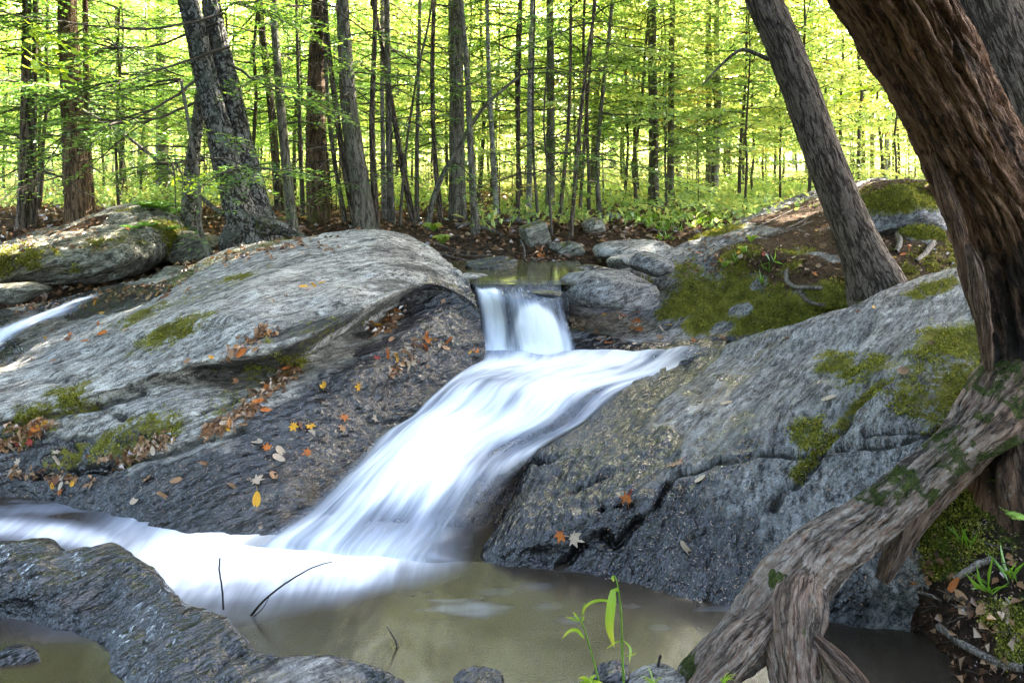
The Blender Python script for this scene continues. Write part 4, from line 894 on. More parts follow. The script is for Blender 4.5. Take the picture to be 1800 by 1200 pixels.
# the hollow: a bulging dark lump, rot and shade put into its colour
n = NT('hollow_shade_and_rot'); M_HOL = n.done(n.bsdf((.020, .013, .009), 1., n.bump(n.noise(n.pos(), 40, 4), .02, 1.), 0.))
import bmesh
_bm = bmesh.new(); bmesh.ops.create_icosphere(_bm, subdivisions=4, radius=1.); V_ = np.array([v.co[:] for v in _bm.verts]); F_ = np.array([[v.index for v in f.verts] for f in _bm.faces]); _bm.free()
V_ = V_ * (1 + .35 * fbm(V_ * 1.6 + 2, 3))[:, None] * np.array([.055, .05, .10]) + rel([(427, 400, YB - .15)], YB)[0]
link('hollow', mesh_np('birch_hollow_lump', V_, F_, M_HOL), birch)
r_ = np.random.default_rng(5)
Qb = arc(rel([(448, 450), (415, 345), (375, 190), (345, 60), (330, 0), (316, -60)], YB), 60)
tb, lb = Bag(), Bag()
for (x0, y0, x1, y1, x2, y2) in ((395, 25, 250, 55, 0, 22), (385, 40, 280, 75, 180, 75), (405, 80, 300, 115, 170, 155), (360, 130, 250, 200, 95, 232), (350, 180, 250, 215, 150, 215), (355, 275, 320, 285, 280, 290), (375, 330, 410, 312, 450, 310), (385, 20, 420, 15, 480, 40), (400, 110, 450, 150, 490, 170)):
    P_ = arc(rel([(x0, y0, YB - .05), (x1, y1, YB - .35 + r_.normal(0, .15)), (x2, y2, YB - .6 + r_.normal(0, .3))], YB), 14) + np.cumsum(r_.normal(0, .008, (14, 3)), 0)
    tb.tube(P_, np.linspace(.014, .003, 14), 4)
    for q in range(12):
        i = r_.integers(4, 13); az = math.atan2(P_[-1, 1] - P_[0, 1], P_[-1, 0] - P_[0, 0]) + r_.choice([-1, 1]) * r_.uniform(.3, 1.)
        if x0 < 420 and i > 5: hem_bough(r_, r_.uniform(.3, .7), lb, tb, P_[i], az, r_.normal(0, .2))
tag(link('branches', tb.mesh('birch_branches', BARK['twig']), birch), kind='stuff'); tag(link('foliage', lb.mesh('birch_needle_sprays', L_HEM, False), birch), kind='stuff')
c = link('crown', CROWN[1], birch); c.location = (-1.2, .2, 6.2); c.scale = (1.1, 1.1, 1.1)

# leaning furrowed hemlock on the mossy bank
YH = 6.35
def leaner(name, label, pts, ws, Y, bark, k, rows, furrow, flare, moss, crown_s, seed, dy=0., rough=.05):
    base = W(*pts[1], Y); P_ = np.array([W(p[0], p[1], Y + dy * j / len(pts)) for j, p in enumerate(pts)]) - base
    rt = empty(name, tuple(base), label, 'tree')
    link('trunk', trunk_mesh(name + '_trunk', P_, np.array(ws) * Y / FPX / 2, bark, k, rows, rough, flare, moss, furrow, seed), rt)
    c = link('crown', CROWN[seed % 3], rt); c.location = tuple(P_[-1] + np.array([.6, .8, 1.2])); c.scale = (crown_s,) * 3
    return rt
hem = leaner('leaning_hemlock_tree', 'leaning dark furrowed hemlock trunk rooted in the mossy bank', [(1560, 570), (1542, 505), (1520, 450), (1492, 385), (1462, 310), (1432, 230), (1404, 150), (1375, 75), (1342, 0), (1310, -90), (1230, -330), (1180, -700), (1160, -1250)], [118, 98, 76, 67, 64, 62, 61, 60, 59, 57, 50, 42, 16], YH, 'hemlock', 110, 330, .010, .22, .7, 1.2, 2, -.2)
for (x0, y0, pts_, r0) in ((1352, 105, [(1352, 105), (1310, 88), (1290, 95), (1262, 120), (1235, 150)], .018), (1330, 14, [(1345, 22), (1318, 14), (1300, 16)], .016), (1380, 60, [(1368, 52), (1385, 40), (1410, 50), (1420, 20), (1430, -20)], .008)):
    P_ = np.array([W(p[0], p[1], YH - .05) for p in pts_]) - np.array(hem.location); Q_ = arc(P_, 18)
    V_, F_ = tube(Q_, np.linspace(r0, r0 * .3, 18), 6)[:2]; link('branch', mesh_np('hemlock_branch', V_, F_, BARK['twig'], {'bc': V_, 'moss': 0 * V_[:, 0]}), hem)
rear = leaner('rear_hemlock_tree', 'thick grey-brown furrowed hemlock trunk behind the rotting snag', [(1935, 560), (1905, 490), (1860, 370), (1810, 250), (1760, 130), (1708, 0), (1680, -80), (1600, -330), (1560, -700), (1550, -1500)], [185, 175, 160, 150, 145, 140, 136, 110, 90, 30], 5.2, 'hemlock', 120, 260, .016, .15, .2, 1.1, 0)

# ================================================================== ROTTING SNAG AND ITS ROOT
n = NT('rotten_wood'); B = n.vec('bc'); P = n.pos()
wq = n.n.new('ShaderNodeVectorMath'); wq.operation = 'ADD'; n.put(wq.inputs[0], B); n.put(wq.inputs[1], n.scale(n.noisec(n.scale(B, (9., 9., 5.)), 1., 4), .05)); BW = wq.outputs[0]
a1 = n.noise(n.scale(BW, (34., 34., 3.4)), 1., 10, .74, .5); a2 = n.noise(n.scale(BW, (110., 110., 14.)), 1., 6, .72); a3 = n.noise(n.scale(BW, (8., 8., 2.4)), 1., 7, .68, .4)
ck = n.step(n.math('ABSOLUTE', n.sub(n.noise(n.scale(BW, (20., 20., 2.6)), 1., 7, .6), .5)), .0, .035)
fk = n.noise(n.scale(BW, (45., 45., 22.)), 1., 6, .75)
c = n.ramp(n.add(n.mul(a1, .62), n.mul(a2, .38)), [(.36, (.016, .010, .007)), (.45, (.13, .066, .040)), (.55, (.30, .165, .10)), (.68, (.52, .36, .25))])
c = n.mix(n.mul(n.step(a3, .53, .64), .7), c, (.022, .014, .010))
c = n.mix(n.mul(n.step(n.noise(n.scale(BW, (13., 13., 3.5)), 1., 6, .68), .58, .64), .8), c, n.mix(a2, (.12, .055, .022), (.40, .22, .10)))
c = n.mix(n.mul(n.step(fk, .60, .66), .7), c, (.36, .30, .23))
c = n.mix(n.mul(n.fac('grey'), n.step(a2, .3, .6)), c, n.ramp(n.add(n.mul(a1, .5), n.mul(fk, .5)), [(.34, (.040, .034, .027)), (.48, (.23, .20, .165)), (.64, (.50, .46, .40))]))
c = n.mix(n.mul(n.sub(1., ck), .7), c, (.006, .005, .004))
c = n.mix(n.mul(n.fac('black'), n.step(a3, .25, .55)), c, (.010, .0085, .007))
mo = n.step(n.add(n.fac('moss'), n.mul(n.sub(n.noise(P, 14, 5, .7), .5), 1.4)), .5, .68)
c = n.mix(mo, c, n.ramp(n.noise(P, 90, 3, .7), [(.35, (.016, .028, .005)), (.65, (.075, .095, .012))]))
M_SNAG = n.done(n.bsdf(c, .85, n.bump(n.add(n.add(a1, n.mul(ck, .35)), n.add(n.mul(a2, .5), n.mul(fk, .4))), .045, 1.), .2))
def gnarl(name, pts, ws, k, rows, fur, seed, grey=0., black=None, moss=None, lump=.12, squash=None):
    """twisted fibrous wood along world points pts with widths in metres"""
    Q = arc(np.c_[np.asarray(pts, float), np.asarray(ws, float) / 2], rows); C, rad = Q[:, :3], Q[:, 3]
    T, A, B_ = frames(C); th = np.linspace(0, 2 * np.pi, k, endpoint=False); ln = np.r_[0, np.cumsum(np.linalg.norm(np.diff(C, axis=0), axis=1))]
    tw = th[None] + .5 * ln[:, None] * 0.35
    U = np.stack([np.cos(tw), np.sin(tw), ln[:, None] * np.ones((1, k))], -1); bc = U.copy(); bc[..., :2] *= max(rad.mean(), .08)
    rr = rad[:, None] * (1 + lump * fbm(U * np.array([1.3, 1.3, 2.6]) + seed, 3))
    uw = U + .12 * np.stack([fbm(U * np.array([1.5, 1.5, 3.]) + 3, 2), fbm(U * np.array([1.5, 1.5, 3.]) + 9, 2), 0 * U[..., 0]], -1)
    rr = rr + fur * 1.1 * (ridged(uw * np.array([3.4, 3.4, 1.5]) + seed, 4) - .6) + fur * .7 * fbm(uw * np.array([9, 9, 3.2]), 3) + fur * .5 * fbm(uw * np.array([20, 20, 9]), 2) - fur * 1.2 * np.exp(-(fbm(uw * np.array([2.2, 2.2, .9]) + 31, 2) / .05) ** 2)
    ring = np.cos(th)[None, :, None] * A[:, None] + np.sin(th)[None, :, None] * B_[:, None]
    V = (C[:, None] + ring * rr[..., None]).reshape(-1, 3)
    one = np.ones(len(V)); 
    return mesh_np(name, V, grid_faces(rows, k, True), M_SNAG, {'bc': bc.reshape(-1, 3), 'grey': grey(V) if callable(grey) else one * grey, 'black': black(V) if black else 0 * one, 'moss': moss(V) if moss else 0 * one})
YS = 3.55
sb = W(1800, 800, YS)
snag = empty('rotting_snag', tuple(sb), 'huge rotting reddish-brown snag leaning over the slab with a long grey root', 'tree')
def sw(pts): return np.array([W(p[0], p[1], p[2]) for p in pts]) - sb
m = YS / FPX
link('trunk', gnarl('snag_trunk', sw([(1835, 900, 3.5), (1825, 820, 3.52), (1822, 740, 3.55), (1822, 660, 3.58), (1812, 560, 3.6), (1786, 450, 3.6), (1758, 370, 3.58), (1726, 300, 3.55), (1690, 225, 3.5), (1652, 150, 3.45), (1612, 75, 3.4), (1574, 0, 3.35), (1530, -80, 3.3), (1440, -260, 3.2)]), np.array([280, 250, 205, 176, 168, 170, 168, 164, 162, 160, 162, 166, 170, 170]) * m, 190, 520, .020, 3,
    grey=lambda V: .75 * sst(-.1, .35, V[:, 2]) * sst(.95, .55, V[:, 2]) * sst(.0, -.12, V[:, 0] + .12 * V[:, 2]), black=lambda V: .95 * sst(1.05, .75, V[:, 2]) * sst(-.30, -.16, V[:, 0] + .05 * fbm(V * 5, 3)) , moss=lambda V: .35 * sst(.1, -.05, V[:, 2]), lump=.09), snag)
# outer strip of bark splitting away on the stream side
link('bark_strip', gnarl('snag_strip', sw([(1640, 268, 3.42), (1660, 330, 3.42), (1680, 390, 3.42), (1694, 440, 3.43), (1704, 500, 3.45), (1716, 560, 3.48)]), np.array([10, 26, 30, 28, 24, 10]) * m, 24, 90, .008, 9, grey=.1), snag)
link('bark_strip', gnarl('snag_strip_b', sw([(1700, 430, 3.40), (1716, 470, 3.38), (1722, 520, 3.40), (1732, 590, 3.44), (1738, 650, 3.48)]), np.array([8, 24, 28, 22, 8]) * m, 28, 110, .012, 12, grey=.35), snag)
wsr = 3.3 / FPX
rootpts = [(1850, 640, 3.62), (1790, 690, 3.52), (1738, 738, 3.44), (1690, 780, 3.4), (1640, 820, 3.36), (1585, 868, 3.33), (1530, 915, 3.3), (1480, 950, 3.26), (1430, 990, 3.2), (1390, 1035, 3.13), (1345, 1085, 3.06), (1295, 1135, 3.0), (1240, 1180, 2.96), (1190, 1225, 2.9)]
link('root', gnarl('snag_root', sw(rootpts), np.array([60, 150, 118, 82, 74, 76, 84, 92, 106, 112, 98, 82, 66, 44]) * wsr, 110, 420, .015, 6, grey=lambda V: .30 + .6 * sst(-.05, -.5, V[:, 0]), moss=lambda V: .62 * sst(.0, .06, fbm(V * 3.1, 3)), lump=.16), snag)
link('root', gnarl('snag_root_b', sw([(1430, 1000, 3.16), (1400, 1060, 3.04), (1392, 1120, 2.96), (1398, 1190, 2.88), (1405, 1260, 2.8)]), np.array([40, 92, 86, 78, 70]) * wsr, 64, 180, .012, 16, grey=.55, moss=lambda V: .35 + 0 * V[:, 0], lump=.18), snag)
link('root', gnarl('snag_root_c', sw([(1360, 1080, 3.0), (1310, 1130, 2.92), (1270, 1175, 2.85), (1225, 1230, 2.78)]), np.array([30, 58, 54, 40]) * wsr, 56, 160, .011, 26, grey=.75, lump=.18), snag)
link('root', gnarl('snag_root_d', sw([(1800, 700, 3.55), (1690, 800, 3.46), (1620, 890, 3.42), (1580, 960, 3.38), (1550, 1020, 3.34)]), np.array([40, 80, 56, 40, 22]) * wsr, 40, 140, .012, 31, grey=.45, lump=.18), snag)
link('root', gnarl('snag_root_e', sw([(1430, 1120, 2.9), (1470, 1165, 2.84), (1500, 1200, 2.8), (1530, 1240, 2.75)]), np.array([16, 36, 36, 30]) * wsr, 40, 100, .010, 41, grey=.3, lump=.18), snag)

# ================================================================== BACKGROUND WOODS
r_ = np.random.default_rng(11)
def plant(key, x, y, s, rz, name, label, group, scale_z=1.):
    stem, fol = PROTO[key]
    rt = empty(name, (x, y, gz(x, y)), label, 'tree', group, rz); rt.scale = (s, s, s * scale_z)
    link('trunk', stem, rt); link('crown', fol, rt)
    return rt
occ = []
def free(x, y, d):
    if any((x - a) ** 2 + (y - b) ** 2 < d * d for a, b in occ): return False
    occ.append((x, y)); return True
def scatter(nn, y0, y1, xlo, xhi, keys, smin, smax, name, label, group, gap, pw=1.):
    k = 0; t = 0
    while k < nn and t < nn * 40:
        t += 1; y = y0 + (y1 - y0) * r_.random() ** pw; x = r_.uniform(xlo, xhi) * y
        if not free(x, y, gap): continue
        plant(keys[r_.integers(len(keys))], x, y, r_.uniform(smin, smax), r_.uniform(0, 6.28), name, label, group); k += 1
H4 = [f'hemlock_{i}' for i in range(4)]; B4 = [f'broadleaf_{i}' for i in range(4)]
scatter(22, 9.6, 16, -.72, -.20, H4, .75, 1.05, 'hemlock_sapling', 'young hemlock with flat feathery green sprays behind the boulder and birch', 'hemlocks behind the boulder', 1.0)
scatter(18, 10.5, 20, -.24, .30, H4, .8, 1.1, 'hemlock_sapling', 'young hemlock with fine green sprays among the slender stems', 'hemlocks among the slender stems', 1.2)
scatter(12, 13, 26, .1, .75, H4, .8, 1.15, 'hemlock_sapling', 'young hemlock with airy sprays in the sunlit clearing', 'hemlocks of the sunlit clearing', 1.5)
scatter(16, 11.5, 20, -.75, -.25, B4 + ['green_0', 'green_1'], .7, 1.0, 'broadleaf_sapling', 'yellow-green broadleaf sapling behind the boulder and birch', 'broadleaf saplings behind the boulder', 1.1)
scatter(64, 13.0, 30, -.32, .80, B4, .75, 1.1, 'broadleaf_sapling', 'glowing yellow-green broadleaf sapling in the sunlit clearing', 'broadleaf saplings of the clearing', 1.1)
scatter(50, 26, 50, -.72, .75, B4 + ['green_0', 'hemlock_1'], 1.1, 1.7, 'background_tree', 'hazy yellow-green tree far back in the woods', 'trees far back in the woods', 1.5)
scatter(70, 9.4, 24, -.45, .55, ['shrub_0', 'shrub_1'], .35, .9, 'shrub', 'low leafy yellow shrub on the clearing floor', 'shrubs of the clearing floor', .35)
# more of the wood, added unseen to block sun and sky except above the stream
SH = [(6.9, 8.3, 6.5, 1.15, 'r'), (8.6, 10.6, 7.5, 1.2, 'r'), (7.6, 6.0, 7.0, 1.1, 'r'), (9.6, 7.6, 8.0, 1.2, 'r'), (10.6, 10.2, 8.6, 1.2, 'r'), (8.2, 4.2, 7.5, 1.1, 'r'), (10.4, 5.2, 8.5, 1.2, 'r'), (6.4, 11.6, 8.4, 1.1, 'r'), (6.05, 10.8, 8.6, 1.2, 'r'), (11.8, 12.4, 10., 1.2, 'r'), (12.2, 8.2, 10.4, 1.2, 'r'), (5.7, 9.9, 7.8, 1.1, 'r'), (5.2, 8.9, 6.6, .8, 'r'), (5.6, 2.6, 7.6, 1.1, 'r'), (9.2, 1.6, 9., 1.2, 'r'),
      (-8.2, 7.6, 6.5, 1.2, 'l'), (-7.6, 4.6, 6.2, 1.2, 'l'), (-8.0, 1.6, 6.4, 1.2, 'l'), (-10.5, 5.8, 8., 1.3, 'l'), (-10.8, 2.6, 8., 1.3, 'l'), (-7.8, 10.4, 7.5, 1.2, 'l'),
      (-5.2, -2.6, 6.0, 1.2, 'b'), (-1.8, -4.4, 6.0, 1.3, 'b'), (1.8, -4.2, 6.2, 1.3, 'b'), (5.2, -2.2, 6.4, 1.2, 'b'), (-8.2, -4.6, 8., 1.3, 'b'), (0., -7.6, 9., 1.4, 'b'), (4.6, -6.6, 9., 1.4, 'b'), (8.6, -4.6, 8.6, 1.3, 'b'), (-4.2, -7.2, 9., 1.4, 'b')]
SHL = {'r': ('unseen broad-crowned tree added on the right bank to shade the stream', 'added shade trees of the right bank'), 'l': ('unseen broad-crowned tree added on the left bank to shade the side stream', 'added shade trees of the left bank'), 'b': ('unseen broad-crowned tree added on the near bank to shade the pool', 'added shade trees of the near bank')}
for k, (x, y, z, s_, sd_) in enumerate(SH):
    g_ = gz(x, y); rt = empty('added_shade_tree', (x, y, g_), SHL[sd_][0], 'tree', SHL[sd_][1])
    link('trunk', trunk_mesh(f'shade_trunk_{k}', [(0, 0, -.3), (.1, 0, z * .4), (0, .1, z * .8), (0, 0, z + 2)], [.2, .17, .14, .05], 'hemlock', 14, 40, .05, .4, .3, 0, k), rt)
    for q in range(2):
        c = link('crown', CROWN[(k + q) % 3], rt); c.location = (.5 * q, -.6 * q, z + 2.4 * q - (1.6 if sd_ != 'r' else 0)); c.rotation_euler = (0, 0, k * 1.1 + q); c.scale = (s_, s_, s_)
scatter(46, 17, 40, -.6, .7, B4 + ['green_0', 'green_1'], .32, .6, 'young_sapling', 'small bushy yellow-green sapling filling the far undergrowth', 'saplings of the far undergrowth', .7)
scatter(12, 10.2, 13.5, -.08, .45, B4, .5, .8, 'broadleaf_sapling', 'airy yellow-green sapling close behind the littered bank', 'saplings close behind the bank', .8)
scatter(60, 15, 30, -.6, .7, ['shrub_0', 'shrub_1'], .9, 1.5, 'bush', 'rounded yellow-green bush hiding the far forest floor', 'bushes of the far floor', .5)
# straight trunks far back
tbm = [trunk_mesh(f'far_trunk_{i}', [(0, 0, -.2), (.05, 0, 2), (.1 - .1 * i, .05, 5), (.05, 0, 9), (.1, 0, 13)], [.12, .11, .10, .08, .03], b, 10, 30, .06, .3, .2, 0, i) for i, b in enumerate(('grey', 'hemlock', 'pale', 'brown'))]
k = 0
while k < 28:
    y = r_.uniform(13, 48); x = r_.uniform(-.66, .68) * y
    if not free(x, y, .5): continue
    i = int(r_.choice([0, 1, 2, 3], p=[.4, .25, .2, .15])); s = r_.uniform(.45, 1.3)
    rt = empty('far_tree', (x, y, gz(x, y)), ['straight grey trunk far back in the glowing woods', 'straight dark trunk far back in the glowing woods', 'straight whitish trunk far back in the glowing woods', 'straight brown trunk far back in the glowing woods'][i], 'tree', 'straight trunks far back', r_.uniform(0, 6.28))
    rt.rotation_euler = (r_.normal(0, .03), r_.normal(0, .03), r_.uniform(0, 6.28))
    t_ = link('trunk', tbm[i], rt); t_.scale = (s, s, 1)
    if k % 2 == 0:
        c = link('crown', CROWN_Y[k % 4 // 2], rt); c.location = (0, 0, r_.uniform(8, 12)); c.scale = (.8, .8, .8)
    k += 1
# the wood beyond, one mass of foliage
lb = Bag(); m = 130000
yb = r_.uniform(48, 85, m // 40); xb = r_.uniform(-.75, .78, m // 40) * yb; zb = 20 * r_.random(m // 40) ** 1.3 + .3
P_ = np.repeat(np.stack([xb, yb, zb], 1), 40, 0) + r_.normal(0, .8, (m // 40 * 40, 3)) * np.array([1, 1, .5]); mm = len(P_)
V_, F_ = leaf_quads(P_, rv(r_, mm), rv(r_, mm, 1.), r_.uniform(.2, .4, mm), r_.uniform(.14, .28, mm)); lb.put(V_, F_, np.repeat(np.clip(np.repeat(r_.normal(.5, .2, m // 40), 40) + r_.normal(0, .1, mm), 0, 1), 4))
tag(link('distant_woods', lb.mesh('distant_woods', L_YEL, False)), kind='stuff')

# ================================================================== LOOSE STONES
def ico(sub):
    import bmesh
    bm = bmesh.new(); bmesh.ops.create_icosphere(bm, subdivisions=sub, radius=1.)
    V = np.array([v.co[:] for v in bm.verts]); F = np.array([[v.index for v in f.verts] for f in bm.faces]); bm.free(); return V, F
ICO4, ICO5 = ico(4), ico(5)
def stone(name, label, c, size, rz=0., seed=0, mat=None, cuts=5, amp=.10, fine=.02, moss=0., wet=0., pale=.5, tilt=0., cat='stone', group=None, big=False, box=False, dark_tone=0., ochre=.2):
    V0, F0_ = ICO5 if big else ICO4
    r = np.random.default_rng(seed); V = V0.copy()
    if box:
        V = np.sign(V) * np.abs(V) ** .2; V /= np.abs(V).max()
    for k in range(cuts + (4 if cuts else 0)):
        d = rv(r, 1)[0]; lim = r.uniform(.52, .84); p = V @ d; V = V - np.maximum(p - lim, 0)[:, None] * d * .92
    V = V * (1 + amp * fbm(V0 * 1.7 + seed, 4) + fine * fbm(V0 * 9 + seed, 3))[:, None] * np.array(size)
    M_ = Matrix.Rotation(rz, 3, 'Z') @ Matrix.Rotation(tilt, 3, 'Y'); V = V @ np.array(M_).T
    up = sst(.1, .9, V0[:, 2])
    C_, _ = strike_coords(V + np.array(c), (1., .5, .3))
    A = dict(moss=moss * up, wet=np.full(len(V), wet), pale=np.full(len(V), pale), soil=0 * up, dark_tone=np.full(len(V), dark_tone), ochre=np.full(len(V), ochre), sc=C_)
    o = link(name, mesh_np(name, V, F0_, mat or M_SLAB, A), None, tuple(c)); SURF[o.name] = (V + np.array(c), F0_)
    return tag(o, label, cat, group)
def at_g(px, py, up=0.): 
    Y = ground_Y(px, py); p = W(px, py, Y); p[2] += up; return p
stone('dark_boulder', 'blue-grey angular boulder wedged at the lip of the upper fall', W(1072, 512, 6.72), (.43, .30, .205), .12, 3, M_SLAB, 6, .12, .02, .05, .25, .55, big=True, cat='boulder', dark_tone=.15)
stone('lip_rock', 'small wet black rock under the lip of the upper fall', W(958, 519, 6.24), (.14, .07, .035), 0., 5, M_SLAB, 4, .12, .02, 0, 1., .1, cat='rock', dark_tone=.4)
stone('squared_stone', 'squared stone block with yellow-green moss leaning on the littered bank', at_g(942, 424) + np.array([0, 0, .02]), (.125, .11, .165), .35, 6, M_BOUL, 0, .03, .03, .62, 0., .5, -.28, box=True)
stone('mossy_stone', 'low rounded mossy stone below the squared block', at_g(998, 442), (.17, .14, .10), .2, 7, M_BOUL, 4, .15, .03, .6, 0., .5)
stone('mossy_stone', 'mottled mossy stone with white lichen on the upper bank', at_g(1042, 405), (.16, .13, .13), .8, 8, M_BOUL, 5, .15, .03, .55, 0., 1.)
stone('flat_stone', 'broad grey flat-topped stone on the far shore of the upper pool', W(1118, 443, 8.1), (.42, .25, .12), .1, 9, M_ROCK, 4, .12, .02, .1, 0., .6)
stone('round_stone', 'smooth pinkish grey round stone in front of the flat one', W(1098, 462, 7.7), (.17, .14, .085), .3, 10, M_ROCK, 2, .1, .02, 0., .2, .5)
stone('shore_rock', 'dark wet rounded rock at the back of the upper pool', W(867, 473, 7.45), (.26, .18, .13), .1, 11, M_BOUL, 3, .12, .02, .35, .7, .1, dark_tone=.4)
stone('shore_rock', 'small pale rock where the upper pool meets the hump', W(828, 490, 6.95), (.16, .10, .05), .1, 12, M_ROCK, 3, .1, .02, 0., .1, .8)
stone('shore_rock', 'dark low rock at the right of the upper pool', W(1050, 478, 7.5), (.30, .16, .08), .2, 13, M_SLAB, 3, .1, .02, .2, .6, .2)
stone('mossy_rock', 'dark mossy lump of rock above the angular boulder', W(1148, 466, 7.15), (.20, .18, .13), .4, 14, M_SLAB, 5, .14, .03, .45, .1, .3)
stone('small_stone', 'small grey stone among the leaves by the slender trunks', at_g(1078, 384), (.12, .10, .07), .4, 15, M_ROCK, 4, .12, .02, .2, 0., .6)
stone('small_stone', 'small mossy stone beside the slanting dark stem', at_g(972, 432), (.08, .07, .05), .4, 16, M_BOUL, 4, .12, .02, .5, 0., .6)
stone('small_stone', 'little blue-grey stone behind the root-footed tree', at_g(905, 388), (.10, .08, .05), .9, 17, M_SLAB, 4, .12, .02, 0, 0., .6)
stone('gap_boulder', 'dark mossy boulder in the hollow beside the long boulder', W(345, 438, 8.0), (.32, .25, .2), .2, 18, M_BOUL, 4, .12, .02, .5, 0., .2, cat='boulder', dark_tone=.5)
stone('gap_stone', 'low grey stone at the head of the side stream', W(312, 486, 7.3), (.28, .16, .10), .5, 19, M_BOUL, 4, .12, .02, .3, .2, .3)
stone('gap_stone', 'leaf-strewn dark stone below the long boulder at the side stream', W(30, 516, 7.15), (.28, .18, .10), .1, 20, M_BOUL, 4, .12, .02, .35, .4, .2, dark_tone=.3)
stone('moss_mound', 'bright moss-covered mound behind the leaning hemlock', W(1572, 395, 7.7), (.42, .36, .34), .2, 21, M_SLAB, 3, .2, .06, 1.4, 0, .2, cat='boulder', big=True)
stone('moss_mound', 'lower moss lump between grey roots behind the leaning hemlock', W(1625, 430, 7.3), (.26, .22, .17), .6, 22, M_SLAB, 3, .2, .06, 1.3, 0, .2, cat='boulder')
stone('pool_rock', 'little wet black rock poking out of the still olive pool', W(32, 1158, 3.22), (.115, .08, .04), .1, 23, M_SLAB, 4, .15, .03, 0, 1., .2, cat='rock')
stone('pool_rock', 'small wet rock at the pool edge below the floating twig', W(842, 1196, 3.02), (.09, .07, .03), .1, 24, M_SLAB, 4, .15, .03, 0, 1., .2, cat='rock')
stone('pool_rock', 'dark jagged rock behind the grass stalk at the near shore', W(1082, 1186, 2.95), (.075, .06, .045), .1, 25, M_SLAB, 9, .25, .07, .1, .8, .2, cat='rock')
stone('shore_stone', 'flat mossy grey stone between the grass stalk and the root tip', W(1165, 1200, 2.9), (.12, .10, .028), .1, 26, M_SLAB, 3, .12, .03, .35, .1, .3)

# ================================================================== FALLEN LEAVES, each its own
def leaf_shape(kind, seed):
    r = np.random.default_rng(seed)
    if kind == 'maple':
        a = np.array([-90, -60, -38, -15, 5, 22, 40, 62, 78, 90, 102, 118, 140, 158, 175, 195, 218, 240]) * math.pi / 180
        q = np.array([.30, .55, .34, .80, .46, .62, .95, .50, .70, 1.05, .70, .50, .95, .62, .46, .80, .34, .55]) * (1 + r.normal(0, .05, 18))
        P_ = np.stack([np.cos(a) * q, np.sin(a) * q], 1) * .5
    else:
        t = np.linspace(0, 2 * math.pi, 14, endpoint=False); P_ = np.stack([.27 * np.cos(t) * (1 + .15 * np.sin(t)), .52 * np.sin(t)], 1)
    inner = P_ * .5; V2 = np.vstack([[0, 0], inner, P_]); n_ = len(P_)
    z = np.zeros(len(V2)); 
    if kind == 'rolled': x = V2[:, 0]; th = x * 7.5; V2 = np.c_[np.sin(th) / 7.5, V2[:, 1]]; z = (1 - np.cos(th)) / 7.5 * 1.2
    elif kind == 'oval': z = .9 * V2[:, 0] ** 2 * 1.3 + .35 * V2[:, 1] ** 2 + r.normal(0, .012, len(V2))
    else: z = .38 * (V2 ** 2).sum(1) + .09 * np.sin(V2[:, 0] * 9 + seed) * np.abs(V2[:, 1]) + r.normal(0, .02, len(V2))
    F = [(0, 1 + i, 1 + (i + 1) % n_) for i in range(n_)] ; Q = [(1 + i, 1 + n_ + i, 1 + n_ + (i + 1) % n_) for i in range(n_)] + [(1 + i, 1 + n_ + (i + 1) % n_, 1 + (i + 1) % n_) for i in range(n_)]
    V = np.c_[V2, z]
    # stalk as a thin strip
    k = len(V); y0 = P_[:, 1].min() * (.6 if kind == 'maple' else 1.)
    V = np.vstack([V, [(.012, y0, .02), (-.012, y0, .02), (.03, y0 - .3, .09), (.015, y0 - .3, .09)]])
    return V, np.array(F + Q + [(k, k + 1, k + 2), (k + 1, k + 3, k + 2)])
def fallen_mat(name, c1, c2):
    n = NT(name); P = n.new('TexCoord').outputs['Object']
    col = n.mix(n.step(n.noise(P, 22, 5, .7), .38, .62), c1, c2)
    return n.done(n.bsdf(col, .55, n.bump(n.noise(P, 60, 3), .02, .6), .4))
LEAFC = {'orange': fallen_mat('leaf_orange', (0.546, 0.169, 0.019), (0.286, 0.072, 0.016)), 'yellow': fallen_mat('leaf_yellow', (0.715, 0.416, 0.026), (0.546, 0.221, 0.019)), 'tan': fallen_mat('leaf_tan', (0.390, 0.221, 0.111), (0.221, 0.117, 0.058)),
         'pale': fallen_mat('leaf_pale', (0.520, 0.416, 0.299), (0.338, 0.247, 0.169)), 'brown': fallen_mat('leaf_brown', (0.195, 0.085, 0.039), (0.091, 0.039, 0.022)), 'red': fallen_mat('leaf_red', (0.390, 0.046, 0.026), (0.195, 0.023, 0.019))}
LEAFM = {}
for kd in ('maple', 'oval', 'rolled'):
    for v_ in range(2):
        V_, F_ = leaf_shape(kd, 5 + v_)
        for cn, cm in LEAFC.items(): LEAFM[kd, v_, cn] = mesh_np(f'{cn}_{kd}_leaf', V_, F_, cm, None, True)
def bvh(names):
    VV, FF, o = [], [], 0
    for k in names:
        v, f = SURF[k]; VV.append(v); FF += [tuple(int(i) + o for i in q) for q in f]; o += len(v)
    return BVHTree.FromPolygons([tuple(v) for v in np.concatenate(VV)], FF)
BV_ROCK = {'left': bvh(['bedrock_outcrop']), 'right': bvh(['bedrock_slab']), 'bank': bvh(['mossy_bank']), 'boulder': bvh(['boulder']), 'near': bvh(['stream_bank'])}
KW = {'maple': 'maple leaf', 'oval': 'oval leaf', 'rolled': 'curled leaf'}
WHERE = {'left': 'lying on the grey hump left of the cascade', 'right': 'lying on the dark slab right of the cascade', 'bank': 'lying on the rock shelf beside the upper fall', 'boulder': 'lying on the long boulder', 'near': 'lying on the dark soil behind the big root'}
rl = np.random.default_rng(21)
